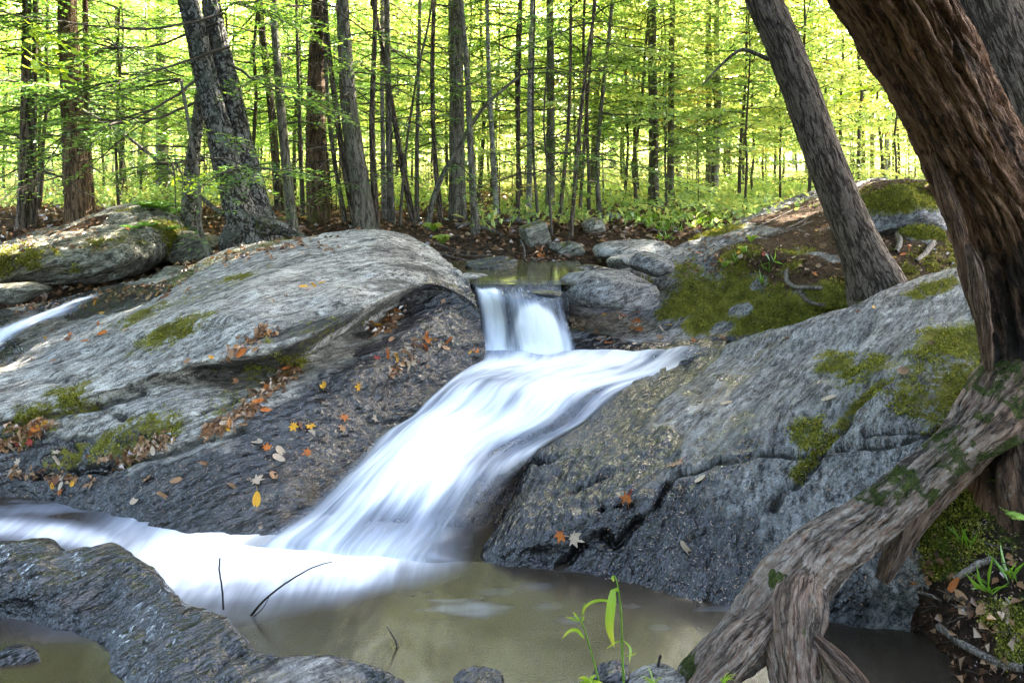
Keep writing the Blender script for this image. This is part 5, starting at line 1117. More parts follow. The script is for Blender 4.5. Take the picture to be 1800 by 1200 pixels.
def drop(px, py, bv, kind, col, size, lift=.004, where=None):
    h = hit(BV_ROCK[bv], px, py)
    if h[0] is None: return
    z = (h[1] if h[1].z > 0 else -h[1]).normalized()
    z = (z + Vector(rl.normal(0, .26, 3))).normalized()
    q = z.to_track_quat('Z', 'Y').to_matrix().to_4x4()
    o = link('fallen_leaf', LEAFM[kind, int(rl.integers(2)), col])
    o.matrix_world = Matrix.Translation(h[0] + z * lift) @ q @ Matrix.Rotation(rl.uniform(0, 6.28), 4, 'Z') @ Matrix.Scale(size * .88, 4)
    tag(o, f'fallen {col} {KW[kind]} {where or WHERE[bv]}', 'leaf', 'fallen leaves ' + WHERE[bv].replace('lying ', ''))
CW = ['orange', 'yellow', 'tan', 'pale', 'brown', 'red']
def cluster(pts, nn, sx, sy, bv, p=(.22, .12, .34, .17, .13, .02), smin=.045, smax=.080, kinds=('maple', 'oval', 'rolled')):
    """nn leaves gathered along the photo polyline pts"""
    Q = arc(np.array(pts, float), 50) if len(pts) > 1 else np.repeat(np.array(pts, float), 50, 0)
    for k in range(int(nn * .62 + .5)):
        q = Q[rl.integers(50)] + rl.normal(0, 1, 2) * (sx, sy)
        drop(q[0], q[1], bv, kinds[rl.integers(len(kinds))], CW[rl.choice(6, p=p)], rl.uniform(smin, smax), rl.uniform(.004, .02))
cluster([(780, 545), (700, 580), (668, 605)], 0, 1, 1, 'left')
cluster([(705, 548), (680, 565), (655, 590)], 16, 6, 5, 'left'); cluster([(520, 648), (490, 675), (450, 700)], 22, 9, 6, 'left')
cluster([(450, 715), (420, 740), (360, 758)], 20, 10, 6, 'left'); cluster([(300, 765), (260, 790), (190, 822)], 20, 12, 6, 'left'); cluster([(0, 780), (40, 770), (80, 745)], 34, 14, 12, 'left')
cluster([(20, 830), (80, 850), (150, 845)], 16, 25, 10, 'left'); cluster([(100, 810), (160, 800), (200, 815)], 8, 12, 8, 'left'); cluster([(470, 525), (500, 520), (545, 500)], 10, 10, 5, 'left')
cluster([(400, 625), (440, 600), (480, 575)], 12, 14, 6, 'left'); cluster([(680, 655), (720, 645), (690, 600), (760, 600)], 20, 14, 8, 'left', (.35, .25, .25, .08, .05, .02)); cluster([(760, 600), (800, 620)], 6, 14, 8, 'left')
cluster([(300, 480), (360, 450), (470, 430), (560, 420)], 26, 20, 6, 'left', (.2, .1, .4, .2, .1, 0)); cluster([(30, 545), (120, 540), (250, 520), (320, 500)], 30, 20, 6, 'left', (.25, .2, .35, .1, .1, 0))
cluster([(50, 640), (150, 590), (250, 650), (380, 620)], 16, 60, 25, 'left'); cluster([(100, 560), (200, 570)], 8, 60, 20, 'left', (.4, .3, .2, .1, 0, 0))
for (px, py, kd, cn, sz) in ((785, 508, 'maple', 'orange', .075), (778, 530, 'maple', 'tan', .075), (776, 548, 'oval', 'pale', .07), (760, 600, 'oval', 'yellow', .07), (662, 630, 'maple', 'red', .07), (630, 680, 'maple', 'yellow', .08), (568, 679, 'oval', 'yellow', .085), (605, 733, 'maple', 'orange', .09), (602, 752, 'maple', 'tan', .08),
    (545, 748, 'maple', 'yellow', .09), (515, 748, 'maple', 'yellow', .085), (528, 750, 'oval', 'brown', .07), (550, 760, 'maple', 'pale', .08), (660, 735, 'maple', 'pale', .08), (452, 778, 'oval', 'pale', .10), (468, 788, 'maple', 'orange', .08), (542, 795, 'maple', 'orange', .085), (492, 792, 'oval', 'pale', .08), (490, 806, 'oval', 'pale', .085),
    (480, 838, 'oval', 'tan', .10), (450, 845, 'maple', 'pale', .12), (452, 878, 'oval', 'yellow', .09), (360, 815, 'rolled', 'tan', .08), (285, 872, 'rolled', 'tan', .08), (237, 880, 'oval', 'pale', .075), (310, 845, 'oval', 'tan', .07), (258, 843, 'maple', 'tan', .08), (407, 856, 'rolled', 'tan', .07), (130, 868, 'rolled', 'tan', .08), (105, 864, 'maple', 'orange', .07),
    (565, 498, 'oval', 'yellow', .06), (540, 510, 'oval', 'pale', .06), (372, 630, 'oval', 'yellow', .07), (360, 648, 'oval', 'yellow', .07), (180, 586, 'oval', 'orange', .07), (150, 600, 'oval', 'orange', .06), (92, 635, 'maple', 'orange', .08), (57, 632, 'maple', 'brown', .08), (830, 622, 'oval', 'yellow', .09), (812, 624, 'maple', 'brown', .09), (838, 618, 'maple', 'orange', .08)):
    drop(px, py, 'left', kd, cn, sz)
for (px, py, kd, cn, sz) in ((1187, 816, 'maple', 'tan', .14), (1103, 878, 'maple', 'orange', .10), (1107, 872, 'maple', 'red', .09), (985, 940, 'maple', 'orange', .09), (1008, 945, 'maple', 'pale', .11), (1232, 843, 'oval', 'pale', .07), (1210, 965, 'rolled', 'pale', .10), (1277, 710, 'oval', 'pale', .08), (1458, 702, 'oval', 'pale', .085), (1380, 596, 'maple', 'brown', .10),
    (1588, 655, 'oval', 'brown', .11), (1536, 542, 'oval', 'yellow', .07), (1508, 548, 'maple', 'brown', .06), (1640, 605, 'oval', 'brown', .06)):
    drop(px, py, 'right', kd, cn, sz)
for (px, py, kd, cn, sz) in ((1040, 536, 'maple', 'tan', .10), (1062, 554, 'maple', 'yellow', .11), (1097, 555, 'maple', 'orange', .12), (1090, 560, 'maple', 'pale', .09), (1118, 548, 'maple', 'orange', .10), (1122, 565, 'maple', 'orange', .13), (1110, 578, 'maple', 'tan', .12), (1125, 580, 'maple', 'orange', .12), (1022, 580, 'maple', 'tan', .09), (1048, 582, 'maple', 'tan', .09),
    (1068, 603, 'maple', 'orange', .12), (1072, 582, 'maple', 'pale', .09), (1172, 572, 'maple', 'yellow', .10), (1163, 580, 'maple', 'pale', .10), (1160, 592, 'maple', 'tan', .09), (1220, 598, 'maple', 'orange', .10), (1270, 594, 'maple', 'brown', .08), (1050, 598, 'oval', 'tan', .08), (1120, 526, 'maple', 'orange', .09), (1135, 526, 'maple', 'pale', .09)):
    drop(px, py, 'bank', kd, cn, sz)
cluster([(1210, 445), (1240, 440), (1290, 450), (1330, 440)], 22, 25, 8, 'bank', (.3, .05, .3, .2, .1, .05)); cluster([(1380, 400), (1450, 430), (1400, 470), (1450, 470)], 16, 40, 15, 'bank', (.3, .05, .3, .25, .1, 0)); cluster([(1560, 470), (1640, 460)], 8, 30, 10, 'bank', (.4, .1, .3, .2, 0, 0)); cluster([(1400, 360), (1500, 340), (1580, 360)], 10, 30, 8, 'bank')
cluster([(10, 425), (90, 410), (160, 395)], 40, 14, 5, 'boulder', (.12, .03, .5, .2, .15, 0)); cluster([(60, 500), (150, 500), (200, 490)], 0, 1, 1, 'boulder'); cluster([(250, 400), (270, 385)], 6, 15, 8, 'boulder')
for (px, py, kd, cn, sz) in ((1680, 1030, 'oval', 'orange', .08), (1728, 1072, 'oval', 'tan', .08), (1715, 835, 'maple', 'brown', .08), (1690, 1050, 'oval', 'tan', .07)): drop(px, py, 'near', kd, cn, sz)

# ================================================================== LITTER, NEEDLES, GROUND COVER
rs = np.random.default_rng(33)
def floor_pts(m, x0, x1, y0, y1, lift=.0):
    y = rs.uniform(y0, y1, m); x = rs.uniform(x0, x1, m); h = np.array([0., 0, 0])
    pts = np.stack([x, y, np.full(m, 6.)], 1); out = []
    for p in pts:
        q = BV_FLOOR.ray_cast(Vector(p), Vector((0, 0, -1)))
        if q[0] is not None: out.append((q[0][0], q[0][1], q[0][2] + lift, q[1][0], q[1][1], abs(q[1][2])))
    return np.array(out)
BV_FLOOR = bvh(['forest_ground'])
L_LIT = leaf_mat('litter_leaves', [(0., (.05, .022, .012)), (.3, (.14, .06, .028)), (.6, (.26, .13, .06)), (.8, (.38, .24, .14)), (.92, (.45, .17, .03)), (1., (.55, .32, .05))], .15, (1., .9, .7), .10)
lb = Bag()
Q = floor_pts(9000, -6.5, 4.5, 7.2, 11.5, .012); m = len(Q)
V_, F_ = leaf_quads(Q[:, :3] + rs.normal(0, .008, (m, 3)), rv(rs, m) * np.array([1, 1, .3]), Q[:, 3:] + rs.normal(0, .35, (m, 3)), rs.uniform(.05, .10, m), rs.uniform(.03, .06, m), .25, .25); lb.put(V_, F_, np.repeat(np.clip(rs.beta(2, 2.4, m), 0, 1), 4))
Q = floor_pts(7000, -9, 9, 11.5, 18, .012); m = len(Q)
V_, F_ = leaf_quads(Q[:, :3], rv(rs, m) * np.array([1, 1, .3]), Q[:, 3:] + rs.normal(0, .35, (m, 3)), rs.uniform(.07, .12, m), rs.uniform(.05, .08, m), .25, .25); lb.put(V_, F_, np.repeat(np.clip(rs.beta(2, 2.4, m), 0, 1), 4))
tag(link('leaf_litter', lb.mesh('leaf_litter', L_LIT, False)), kind='stuff')
def surf_pts(key, m, px0, px1, py0, py1):
    out = []
    for px, py in zip(rs.uniform(px0, px1, m), rs.uniform(py0, py1, m)):
        h = hit(BV_ROCK[key], px, py)
        if h[0] is not None: z = h[1] if h[1].z > 0 else -h[1]; out.append((*h[0], *z))
    return np.array(out)
# brown needles and scraps shed on the rocks
lb = Bag()
for key, m, a, b, c_, d in (('right', 2600, 1050, 1700, 560, 1060), ('left', 2200, 0, 850, 480, 900), ('bank', 900, 1000, 1700, 330, 600), ('near', 500, 1580, 1800, 840, 1190)):
    Q = surf_pts(key, m, a, b, c_, d); m = len(Q)
    dd = np.cross(Q[:, 3:], rv(rs, m)); V_, F_ = leaf_quads(Q[:, :3] + Q[:, 3:] * .004, dd, Q[:, 3:] + rs.normal(0, .2, (m, 3)), rs.uniform(.008, .020, m), rs.uniform(.002, .005, m), .1); lb.put(V_, F_, np.repeat(rs.uniform(.2, .68, m), 4))
tag(link('needle_litter', lb.mesh('needle_litter', L_LIT, False)), kind='stuff')
# loose scraps of dead leaves in the ledges of the rocks and on the bank
lb = Bag()
for key, m, a, b, c_, d in (('bank', 500, 1200, 1700, 330, 500), ('left', 60, 330, 600, 415, 450), ('boulder', 160, 0, 190, 385, 440), ('near', 90, 1590, 1800, 980, 1190)):
    Q = surf_pts(key, m, a, b, c_, d); m = len(Q)
    dd = np.cross(Q[:, 3:], rv(rs, m)); V_, F_ = leaf_quads(Q[:, :3] + Q[:, 3:] * .010, dd, Q[:, 3:] + rs.normal(0, .4, (m, 3)), rs.uniform(.03, .06, m), rs.uniform(.015, .035, m), .3, .3); lb.put(V_, F_, np.repeat(rs.beta(2, 3, m), 4))
for pl, m in (([(705, 548), (655, 590)], 40), ([(520, 648), (450, 700)], 60), ([(450, 715), (360, 758)], 50), ([(300, 765), (190, 822)], 50), ([(0, 780), (80, 745)], 90), ([(20, 830), (150, 845)], 25), ([(480, 575), (400, 625)], 25), ([(300, 480), (560, 420)], 60), ([(30, 545), (320, 500)], 70), ([(680, 655), (760, 600)], 20)):
    m *= 2; q = np.array(pl[0]) + (np.array(pl[1]) - np.array(pl[0])) * rs.random(m)[:, None] + rs.normal(0, 1, (m, 2)) * (9, 6); out = []
    for px, py in q:
        h = hit(BV_ROCK['left'], px, py)
        if h[0] is not None: z = h[1] if h[1].z > 0 else -h[1]; out.append((*h[0], *z))
    Q = np.array(out); m = len(Q); dd = np.cross(Q[:, 3:], rv(rs, m)); V_, F_ = leaf_quads(Q[:, :3] + Q[:, 3:] * .010, dd, Q[:, 3:] + rs.normal(0, .5, (m, 3)), rs.uniform(.03, .065, m), rs.uniform(.015, .035, m), .35, .3); lb.put(V_, F_, np.repeat(rs.beta(2.4, 2.2, m), 4))
tag(link('leaf_scraps', lb.mesh('leaf_scraps', L_LIT, False)), kind='stuff')
# bright low plants of the clearing
lb = Bag()
cl = floor_pts(900, -1.0, 7.5, 8.9, 17, 0.)
cl2 = floor_pts(420, -8, -.8, 10.5, 17, 0.)
for q in np.vstack([cl[(cl[:, 0] - .2 * (cl[:, 1] - 9)) > -.4], cl2]):
    m = rs.integers(10, 22); hgt = rs.uniform(.08, .42) * (.55 + .045 * (q[1] - 8)); P_ = q[:3] + np.c_[rs.normal(0, .14, (m, 2)), rs.uniform(.02, hgt, m)]
    V_, F_ = leaf_quads(P_, rv(rs, m, -.1), rv(rs, m, 2.2), rs.uniform(.05, .11, m), rs.uniform(.03, .06, m), .15, .15); lb.put(V_, F_, np.repeat(np.clip(rs.normal(.45, .22) + rs.normal(0, .1, m), 0, 1), 4))
tag(link('ground_cover', lb.mesh('ground_cover', L_YEL, False)), kind='stuff')
# grass tufts at the clearing edge
lb = Bag()
for q in floor_pts(26, 1.2, 2.4, 8.6, 9.6, 0.):
    m = 16; D = rv(rs, m, 1.6); V_, F_ = leaf_quads(q[:3] + rs.normal(0, .03, (m, 3)) * np.array([1, 1, 0]), D, rv(rs, m), rs.uniform(.05, .13, m), .007, .1, .3); lb.put(V_, F_, np.repeat(rs.uniform(.2, .7, m), 4))
for key, px, py in (('bank', 1350, 478), ('bank', 1340, 500), ('bank', 1360, 460), ('bank', 1290, 462), ('near', 1740, 1040), ('near', 1780, 1020), ('near', 1700, 960)):
    h = hit(BV_ROCK[key], px, py)
    if h[0] is None: continue
    m = 12; D = rv(rs, m, 1.2); V_, F_ = leaf_quads(np.array(h[0]) + rs.normal(0, .015, (m, 3)) * np.array([1, 1, 0]), D, rv(rs, m), rs.uniform(.06, .14, m), .006, .1, .25); lb.put(V_, F_, np.repeat(rs.uniform(.1, .5, m), 4))
tag(link('grass', lb.mesh('grass', L_GRN, False)), kind='stuff')
# moss fronds standing off the moss
L_MOSS = leaf_mat('moss_fronds', [(0., (.035, .044, .008)), (.5, (.14, .145, .02)), (1., (.36, .33, .05))], .3, (1.2, 1.2, .7), .02)
lb = Bag()
def moss_on(name, thr, m, px0, px1, py0, py1, sz=.012):
    o = bpy.data.objects[name]; V, F = SURF[name]; A = np.empty(len(V), np.float32); o.data.attributes['moss'].data.foreach_get('value', A)
    q0 = 900 + V[:, 0] / V[:, 1] * FPX; q1 = HOR + (HCAM - V[:, 2]) / V[:, 1] * FPX
    nzv = fbm(V * 6.5, 3) * .9 + fbm(V * 22, 2) * .5
    idx = np.where((A + nzv > thr) & (A > .15) & (q0 > px0) & (q0 < px1) & (q1 > py0) & (q1 < py1))[0]
    if not len(idx): return
    i = rs.choice(idx, m); P_ = V[i] + rs.normal(0, .008, (m, 3)); D = rv(rs, m, .9)
    V_, F_ = leaf_quads(P_, D, rv(rs, m), rs.uniform(.7, 1.4, m) * sz, rs.uniform(.4, .8, m) * sz, .1); lb.put(V_, F_, np.repeat(np.clip(.45 + nzv[i] * .5 + rs.normal(0, .18, m), 0, 1), 4))
moss_on('mossy_bank', .65, 26000, 1050, 1800, 300, 620, .016); moss_on('bedrock_slab', .65, 16000, 1350, 1800, 430, 900, .013); moss_on('bedrock_outcrop', .72, 9000, 0, 850, 400, 860, .012); moss_on('boulder', .65, 6000, 0, 340, 340, 510, .018); moss_on('stream_bank', .6, 9000, 1560, 1900, 780, 1200, .010)
for nm in ('moss_mound', 'moss_mound.001'):
    if nm in SURF: moss_on(nm, .55, 5000, 1400, 1800, 300, 520, .018)
tag(link('moss_fronds', lb.mesh('moss_fronds', L_MOSS, False)), kind='stuff')

# ================================================================== ROOTS, TWIGS AND STICKS, each its own
def stick(name, label, pts, r0, r1, mat='twig', cat='twig', side=None, group=None, k=6, jit=.004):
    P_ = np.array([p if isinstance(p, np.ndarray) else W(*p) for p in pts]); Q_ = arc(P_, 26); Q_ = Q_ + np.cumsum(rs.normal(0, jit * .3, Q_.shape), 0) * np.linspace(0, 1, 26)[:, None]
    base = Q_[0].copy(); V, F = tube(Q_ - base, np.linspace(r0, r1, 26), k)[:2]; A = {'bc': V, 'moss': 0 * V[:, 0]}
    me = mesh_np(name, V, F, BARK[mat], A)
    if side is None: return tag(link(name, me, None, tuple(base)), label, cat, group)
    rt = empty(name, tuple(base), label, cat, group); link('stem', me, rt)
    for sp in side:
        S_ = arc(np.array([W(*p) for p in sp]), 14) - base; V, F = tube(S_, np.linspace(r1 * 1.3, r1 * .5, 14), 5)[:2]; link('side_twig', mesh_np('side_twig', V, F, BARK[mat], {'bc': V, 'moss': 0 * V[:, 0]}), rt)
    return rt
BARK['black'] = bark_mat('wet_twig', (.006, .005, .005), (.015, .012, .010), (.03, .025, .02), (60., 10.), .002)
BARK['root'] = bark_mat('grey_root', (.03, .025, .02), (.12, .10, .08), (.24, .21, .18), (50., 10.), .004)
yt = 3.5
stick('upright_twig', 'thin black twig standing upright in the white foam', [(393, 1078, 3.56), (391, 1040, 3.56), (388, 1000, 3.56), (388, 978, 3.56)], .0045, .003, 'black')
stick('arching_twig', 'long black twig arching out of the white foam', [(436, 1088, 3.52), (460, 1058, 3.5), (490, 1032, 3.48), (530, 1005, 3.46), (560, 992, 3.45), (580, 988, 3.44)], .0055, .0018, 'black', side=[[(444, 1085, 3.51), (462, 1068, 3.5), (475, 1045, 3.49)]])
stick('pool_twig', 'short crooked twig sticking out of the brown pool', [(700, 1140, 3.29), (694, 1122, 3.29), (685, 1108, 3.28), (677, 1098, 3.28)], .005, .003, 'twig')
stick('black_stub', 'short black stub twig standing beside the root tip', [(1157, 1172, 2.95), (1157, 1160, 2.95), (1155, 1150, 2.95)], .005, .004, 'black')
lean = stick('leaning_dead_stem', 'thin dead stem leaning from the birch foot up toward the thick brown trunk', [(392, 378, 7.5), (330, 328, 7.6), (260, 270, 7.7), (200, 225, 7.8), (145, 195, 7.9)], .020, .012, 'grey', 'trunk', k=10)
rt_pts = [
 ('pale wiry root bending down in front of the squared stone', [(915, 425), (922, 440), (924, 455), (935, 465), (955, 470)], .012, .006),
 ('long thin root trailing over the dark shore rock', [(888, 470), (860, 478), (853, 490), (856, 500)], .009, .005),
 ('grey root branching right from the root-footed tree', [(840, 402), (858, 405), (872, 412), (880, 418)], .03, .012),
 ('thick surface root running left along the bank top', [(612, 402), (640, 402), (680, 408)], .03, .015),
 ('weathered root stretched along the bank behind the root-footed tree', [(800, 398), (850, 394), (905, 390)], .025, .014),
 ('dark tangled root under the small bright seedlings', [(770, 445), (800, 455), (850, 462), (880, 470)], .010, .005),
 ('thin dark root crossing below the fern seedlings', [(760, 455), (790, 448), (830, 456), (865, 455)], .008, .004),
 ('thin pale root hanging over the soil edge by the hump', [(765, 430), (800, 440), (845, 445)], .010, .005),
 ('dark root looping through the bank beside the mossy low stone', [(935, 455), (950, 466), (975, 470)], .012, .006),
]
for (lb_, pts, a, b) in rt_pts: stick('tree_root', lb_, [W(p[0], p[1], max(ground_Y(*p) - .03, 6.9)) + np.array([0, 0, .012]) for p in pts], a, b, 'root', 'root', jit=.01)
def on(key, px, py, up=.01):
    h = hit(BV_ROCK[key], px, py)
    return (np.array(h[0]) + np.array([0, -.3 * up, up])) if h[0] is not None else W(px, py, 5.5)
for (lb_, key, pts, a, b, mt) in (
 ('bent grey twig lying on the moss beside the snag', 'right', [(1612, 505), (1625, 520), (1636, 530), (1637, 545), (1632, 555)], .008, .005, 'root'),
 ('short pale twig on the moss above the bent one', 'right', [(1655, 500), (1652, 515), (1648, 525)], .005, .003, 'root'),
 ('stout grey root elbow jutting from the cut edge of the bank', 'bank', [(1382, 480), (1384, 498), (1400, 508), (1425, 508), (1445, 508)], .022, .016, 'root'),
 ('dark root dropping below the grey root elbow', 'bank', [(1405, 515), (1420, 532), (1450, 538)], .022, .012, 'twig'),
 ('knuckled grey root under the lower moss lump', 'bank', [(1640, 430), (1625, 450), (1612, 462)], .028, .016, 'root'),
 ('pale grey root between the two moss lumps', 'bank', [(1578, 415), (1580, 430), (1572, 445)], .03, .02, 'root'),
 ('dead branch running up the needle-covered slope', 'bank', [(1350, 415), (1400, 395), (1440, 370), (1470, 350)], .012, .006, 'root'),
 ('second dead branch lying across the needle slope', 'bank', [(1310, 420), (1370, 412), (1430, 390)], .012, .006, 'twig'),
 ('thin fallen twig high on the needle slope', 'bank', [(1330, 400), (1390, 372), (1420, 362)], .008, .004, 'root'),
 ('weathered root stub on the crest of the bank', 'bank', [(1500, 334), (1525, 322), (1545, 318)], .03, .02, 'root'),
 ('broken log piece on the dark soil beside the fern', 'near', [(1680, 1020), (1710, 1000), (1740, 985)], .014, .012, 'root'),
 ('long pale stick slanting over the dark soil', 'near', [(1575, 1025), (1640, 1050), (1700, 1066)], .008, .006, 'root'),
 ('thick grey branch lying at the foot of the dark soil slope', 'near', [(1650, 1105), (1700, 1140), (1760, 1170), (1800, 1180)], .016, .014, 'root'),
 ('splintered yellow wood chip on the dark soil', 'near', [(1660, 1050), (1690, 1055), (1700, 1050)], .010, .006, 'brown'),
 ('short light stick pointing down the soil slope', 'near', [(1740, 985), (1765, 1000), (1780, 1012)], .006, .005, 'root')):
    stick('fallen_stick' if 'root' not in lb_ else 'tree_root', lb_, [on(key, *p, up=a * .6) for p in pts], a, b, mt, 'root' if 'root' in lb_ else 'stick', jit=.006)
tb = Bag()
for k in range(120):
    key = 'near' if k < 60 else 'bank'; px, py = (rs.uniform(1590, 1800), rs.uniform(960, 1195)) if k < 60 else (rs.uniform(1280, 1680), rs.uniform(330, 520))
    p = on(key, px, py, .006); d = rv(rs, 1)[0] * np.array([1, 1, .25]); l = rs.uniform(.06, .22)
    tb.tube(np.stack([p - d * l * .5, p + rs.normal(0, .008, 3), p + d * l * .5]), np.array([.0025, .002, .0012]), 3)
for k in range(110):
    px, py = rs.uniform(740, 1000), rs.uniform(415, 478); Yk = max(ground_Y(px, py), 6.95); p = W(px, py, Yk) + np.array([0, 0, .015]); d = rv(rs, 1)[0] * np.array([1, .8, .4]); l = rs.uniform(.1, .45)
    tb.tube(np.stack([p - d * l * .5, p + rs.normal(0, .02, 3), p + d * l * .5]), np.array([.0045, .004, .002]), 3)
tag(link('twig_litter', tb.mesh('twig_litter', BARK['twig'])), kind='stuff')
for (lb_, pts, a, b) in (('bare dead branch caught in the hollow beside the boulder', [(262, 488, 7.5), (300, 478, 7.5), (352, 470, 7.5)], .010, .005), ('pale stick poking from the hollow beside the boulder', [(246, 491, 7.4), (265, 486, 7.45), (285, 482, 7.5)], .010, .006)):
    stick('fallen_stick', lb_, pts, a, b, 'root', 'stick')

# ================================================================== SMALL PLANTS
def leaf_part(name, pts, wid, mat, parent, base, n_=12, cup=.15, shape=.8):
    """ribbon leaf along world points, widest in the middle, parented to its plant"""
    Q_ = arc(np.array([W(*p) if not isinstance(p, np.ndarray) else p for p in pts]), n_) - base; T = np.gradient(Q_, axis=0); T /= np.linalg.norm(T, axis=1)[:, None]
    S_ = np.cross(T, np.array([0, 1., .25])); S_ /= np.linalg.norm(S_, axis=1)[:, None] + 1e-9; N_ = np.cross(S_, T)
    t = np.linspace(0, 1, n_); w = wid * np.sin(np.pi * np.clip(t * .94 + .06, 0, 1)) ** shape
    V = np.stack([Q_ + S_ * w[:, None] / 2 + N_ * cup * w[:, None], Q_, Q_ - S_ * w[:, None] / 2 + N_ * cup * w[:, None]], 1).reshape(-1, 3)
    return link(name, mesh_np(name, V, grid_faces(n_, 3), mat, {'rnd': np.repeat(np.clip(.35 + .5 * t, 0, 1), 3)}), parent)
L_GRASS = leaf_mat('fresh_grass', [(0., (.09, .21, .02)), (.6, (.21, .34, .03)), (1., (.48, .40, .09))], .45, (1.2, 1.2, .5), .08)
YG = 2.72
gb = W(1098, 1215, YG); gp = empty('grass_stalk', tuple(gb), 'bright green grass stalk with one broad hanging blade at the pool edge', 'plant')
def stalk(pts, r0, r1, par, base): 
    Q_ = arc(np.array([W(*p) for p in pts]), 24) - base; V, F = tube(Q_, np.linspace(r0, r1, 24), 6)[:2]; link('stem', mesh_np('grass_stem', V, F, L_GRASS, {'rnd': np.full(len(V), .25)}), par)
stalk([(1098, 1225, YG), (1094, 1150, YG), (1092, 1080, YG), (1086, 1030, YG), (1081, 1012, YG)], .0042, .002, gp, gb)
stalk([(1060, 1225, YG), (1046, 1170, YG), (1032, 1120, YG), (1022, 1085, YG), (1028, 1060, YG)], .0035, .0016, gp, gb)
for pts, w in (([(1088, 1040, YG), (1080, 1036, YG - .02), (1074, 1070, YG - .03), (1072, 1105, YG - .03), (1080, 1138, YG - .02)], .030), ([(1084, 1062, YG), (1062, 1055, YG), (1042, 1058, YG - .01), (1028, 1068, YG - .02), (1024, 1082, YG)], .012), ([(1027, 1122, YG), (1014, 1108, YG), (1000, 1110, YG - .01), (988, 1122, YG - .02)], .014),
                ([(1020, 1092, YG), (1008, 1088, YG), (994, 1083, YG)], .008), ([(1020, 1092, YG), (1014, 1084, YG), (1007, 1074, YG)], .007), ([(1021, 1094, YG), (1024, 1090, YG), (1027, 1082, YG)], .006), ([(1080, 1012, YG), (1077, 1014, YG), (1079, 1022, YG)], .010),
                ([(1092, 1125, YG), (1080, 1130, YG), (1066, 1140, YG)], .007), ([(1096, 1125, YG), (1108, 1140, YG - .01), (1106, 1165, YG - .02)], .008), ([(1098, 1150, YG), (1108, 1152, YG), (1120, 1146, YG)], .006)):
    leaf_part('blade', pts, w, L_GRASS, gp, gb)
for (px, lbl) in ((1035, 'low clover-like seedling left of the grass stalk foot'), (1150, 'short grass sprout on the flat mossy stone'), (1270, 'stubby grass sprout in front of the split root')):
    b_ = W(px, 1205, 2.7); sp = empty('sprout', tuple(b_), lbl, 'plant')
    for k in range(7):
        a = rs.uniform(0, 6.28); l = rs.uniform(.03, .06); h = rs.uniform(.4, 1.1); P_ = [b_, b_ + np.array([math.cos(a) * l * .4, math.sin(a) * l * .4, l * h * .7]), b_ + np.array([math.cos(a) * l, math.sin(a) * l, l * h * .8])]
        leaf_part('blade', P_, .005 if px != 1035 else .016, L_GRASS, sp, b_, 7)
def fern(name, label, base, nf, L, seed, mat, rise=.9, spread=(0, 6.28)):
    r = np.random.default_rng(seed); rt = empty(name, tuple(base), label, 'fern')
    for k in range(nf):
        a = spread[0] + (spread[1] - spread[0]) * (k + r.random() * .6) / nf; l = L * r.uniform(.7, 1.1); t = np.linspace(0, 1, 14); h = np.array([math.cos(a), math.sin(a), 0]); sd = np.array([-h[1], h[0], 0])
        P_ = h * (t * l)[:, None]; P_[:, 2] = rise * l * (t - .75 * t ** 2)
        b2 = Bag(); b2.put(*tube(P_, np.linspace(.003, .001, 14), 3)[:2]); fb = Bag()
        V_, F_ = tube(P_, np.linspace(.003, .001, 14), 3)[:2]; fb.put(V_, np.concatenate([F_[:, [0, 1, 2]], F_[:, [0, 2, 3]]]), .2)
        for sg in (-1, 1):
            q = np.linspace(.12, .98, 13); Pp = np.stack([np.interp(q, t, P_[:, i]) for i in range(3)], 1); ll = .34 * l * np.sin(np.pi * (q * .8 + .2)) ** .9 + .006
            V_, F_ = leaf_quads(Pp, sg * sd + h * .45 + r.normal(0, .06, (13, 3)) + np.array([0, 0, -.15]), np.tile([0, 0, 1.], (13, 1)) + r.normal(0, .15, (13, 3)), ll, ll * .34, .06, .06); fb.put(V_, F_, np.repeat(np.clip(r.normal(.45, .1, 13), 0, 1), 4))
        link('frond', fb.mesh('frond', mat, False), rt)
    return rt
L_FERN = leaf_mat('fern_green', [(0., (.05, .15, .02)), (.5, (.13, .28, .03)), (1., (.30, .42, .05))], .4, (1.2, 1.2, .6), .06)
for (lbl, px, py, key, nf, L) in (('green fern tuft crowning the mossy end of the long boulder', 285, 368, 'boulder', 11, .26), ('second fern tuft behind the boulder crown', 262, 366, 'boulder', 9, .22), ('fern tuft at the shoulder of the long boulder', 310, 374, 'boulder', 8, .2), ('small fern row on the mossy face of the boulder', 262, 398, 'boulder', 7, .13), ('tiny fern on the mossy lip of the boulder', 300, 405, 'boulder', 7, .13), ('tiny fern left on the boulder face beside dead leaves', 235, 402, 'boulder', 6, .12)):
    h = hit(BV_ROCK[key], px, py)
    if h[0] is not None: fern('fern', lbl, np.array(h[0]), nf, L, px, L_FERN)
L_PALEF = leaf_mat('pale_fern', [(0., (.25, .42, .06)), (1., (.55, .68, .16))], .4, (1.1, 1.1, .6), .05)
fern('fern', 'single pale lime fern frond above the dark soil', on('near', 1795, 925, .01) + np.array([.02, 0, .03]), 4, .10, 71, L_PALEF, .6, (1.6, 4.4)); fern('fern', 'thin green fern shoots under the rotting snag', on('near', 1775, 862, .01), 5, .10, 72, L_GRASS, 1.3)
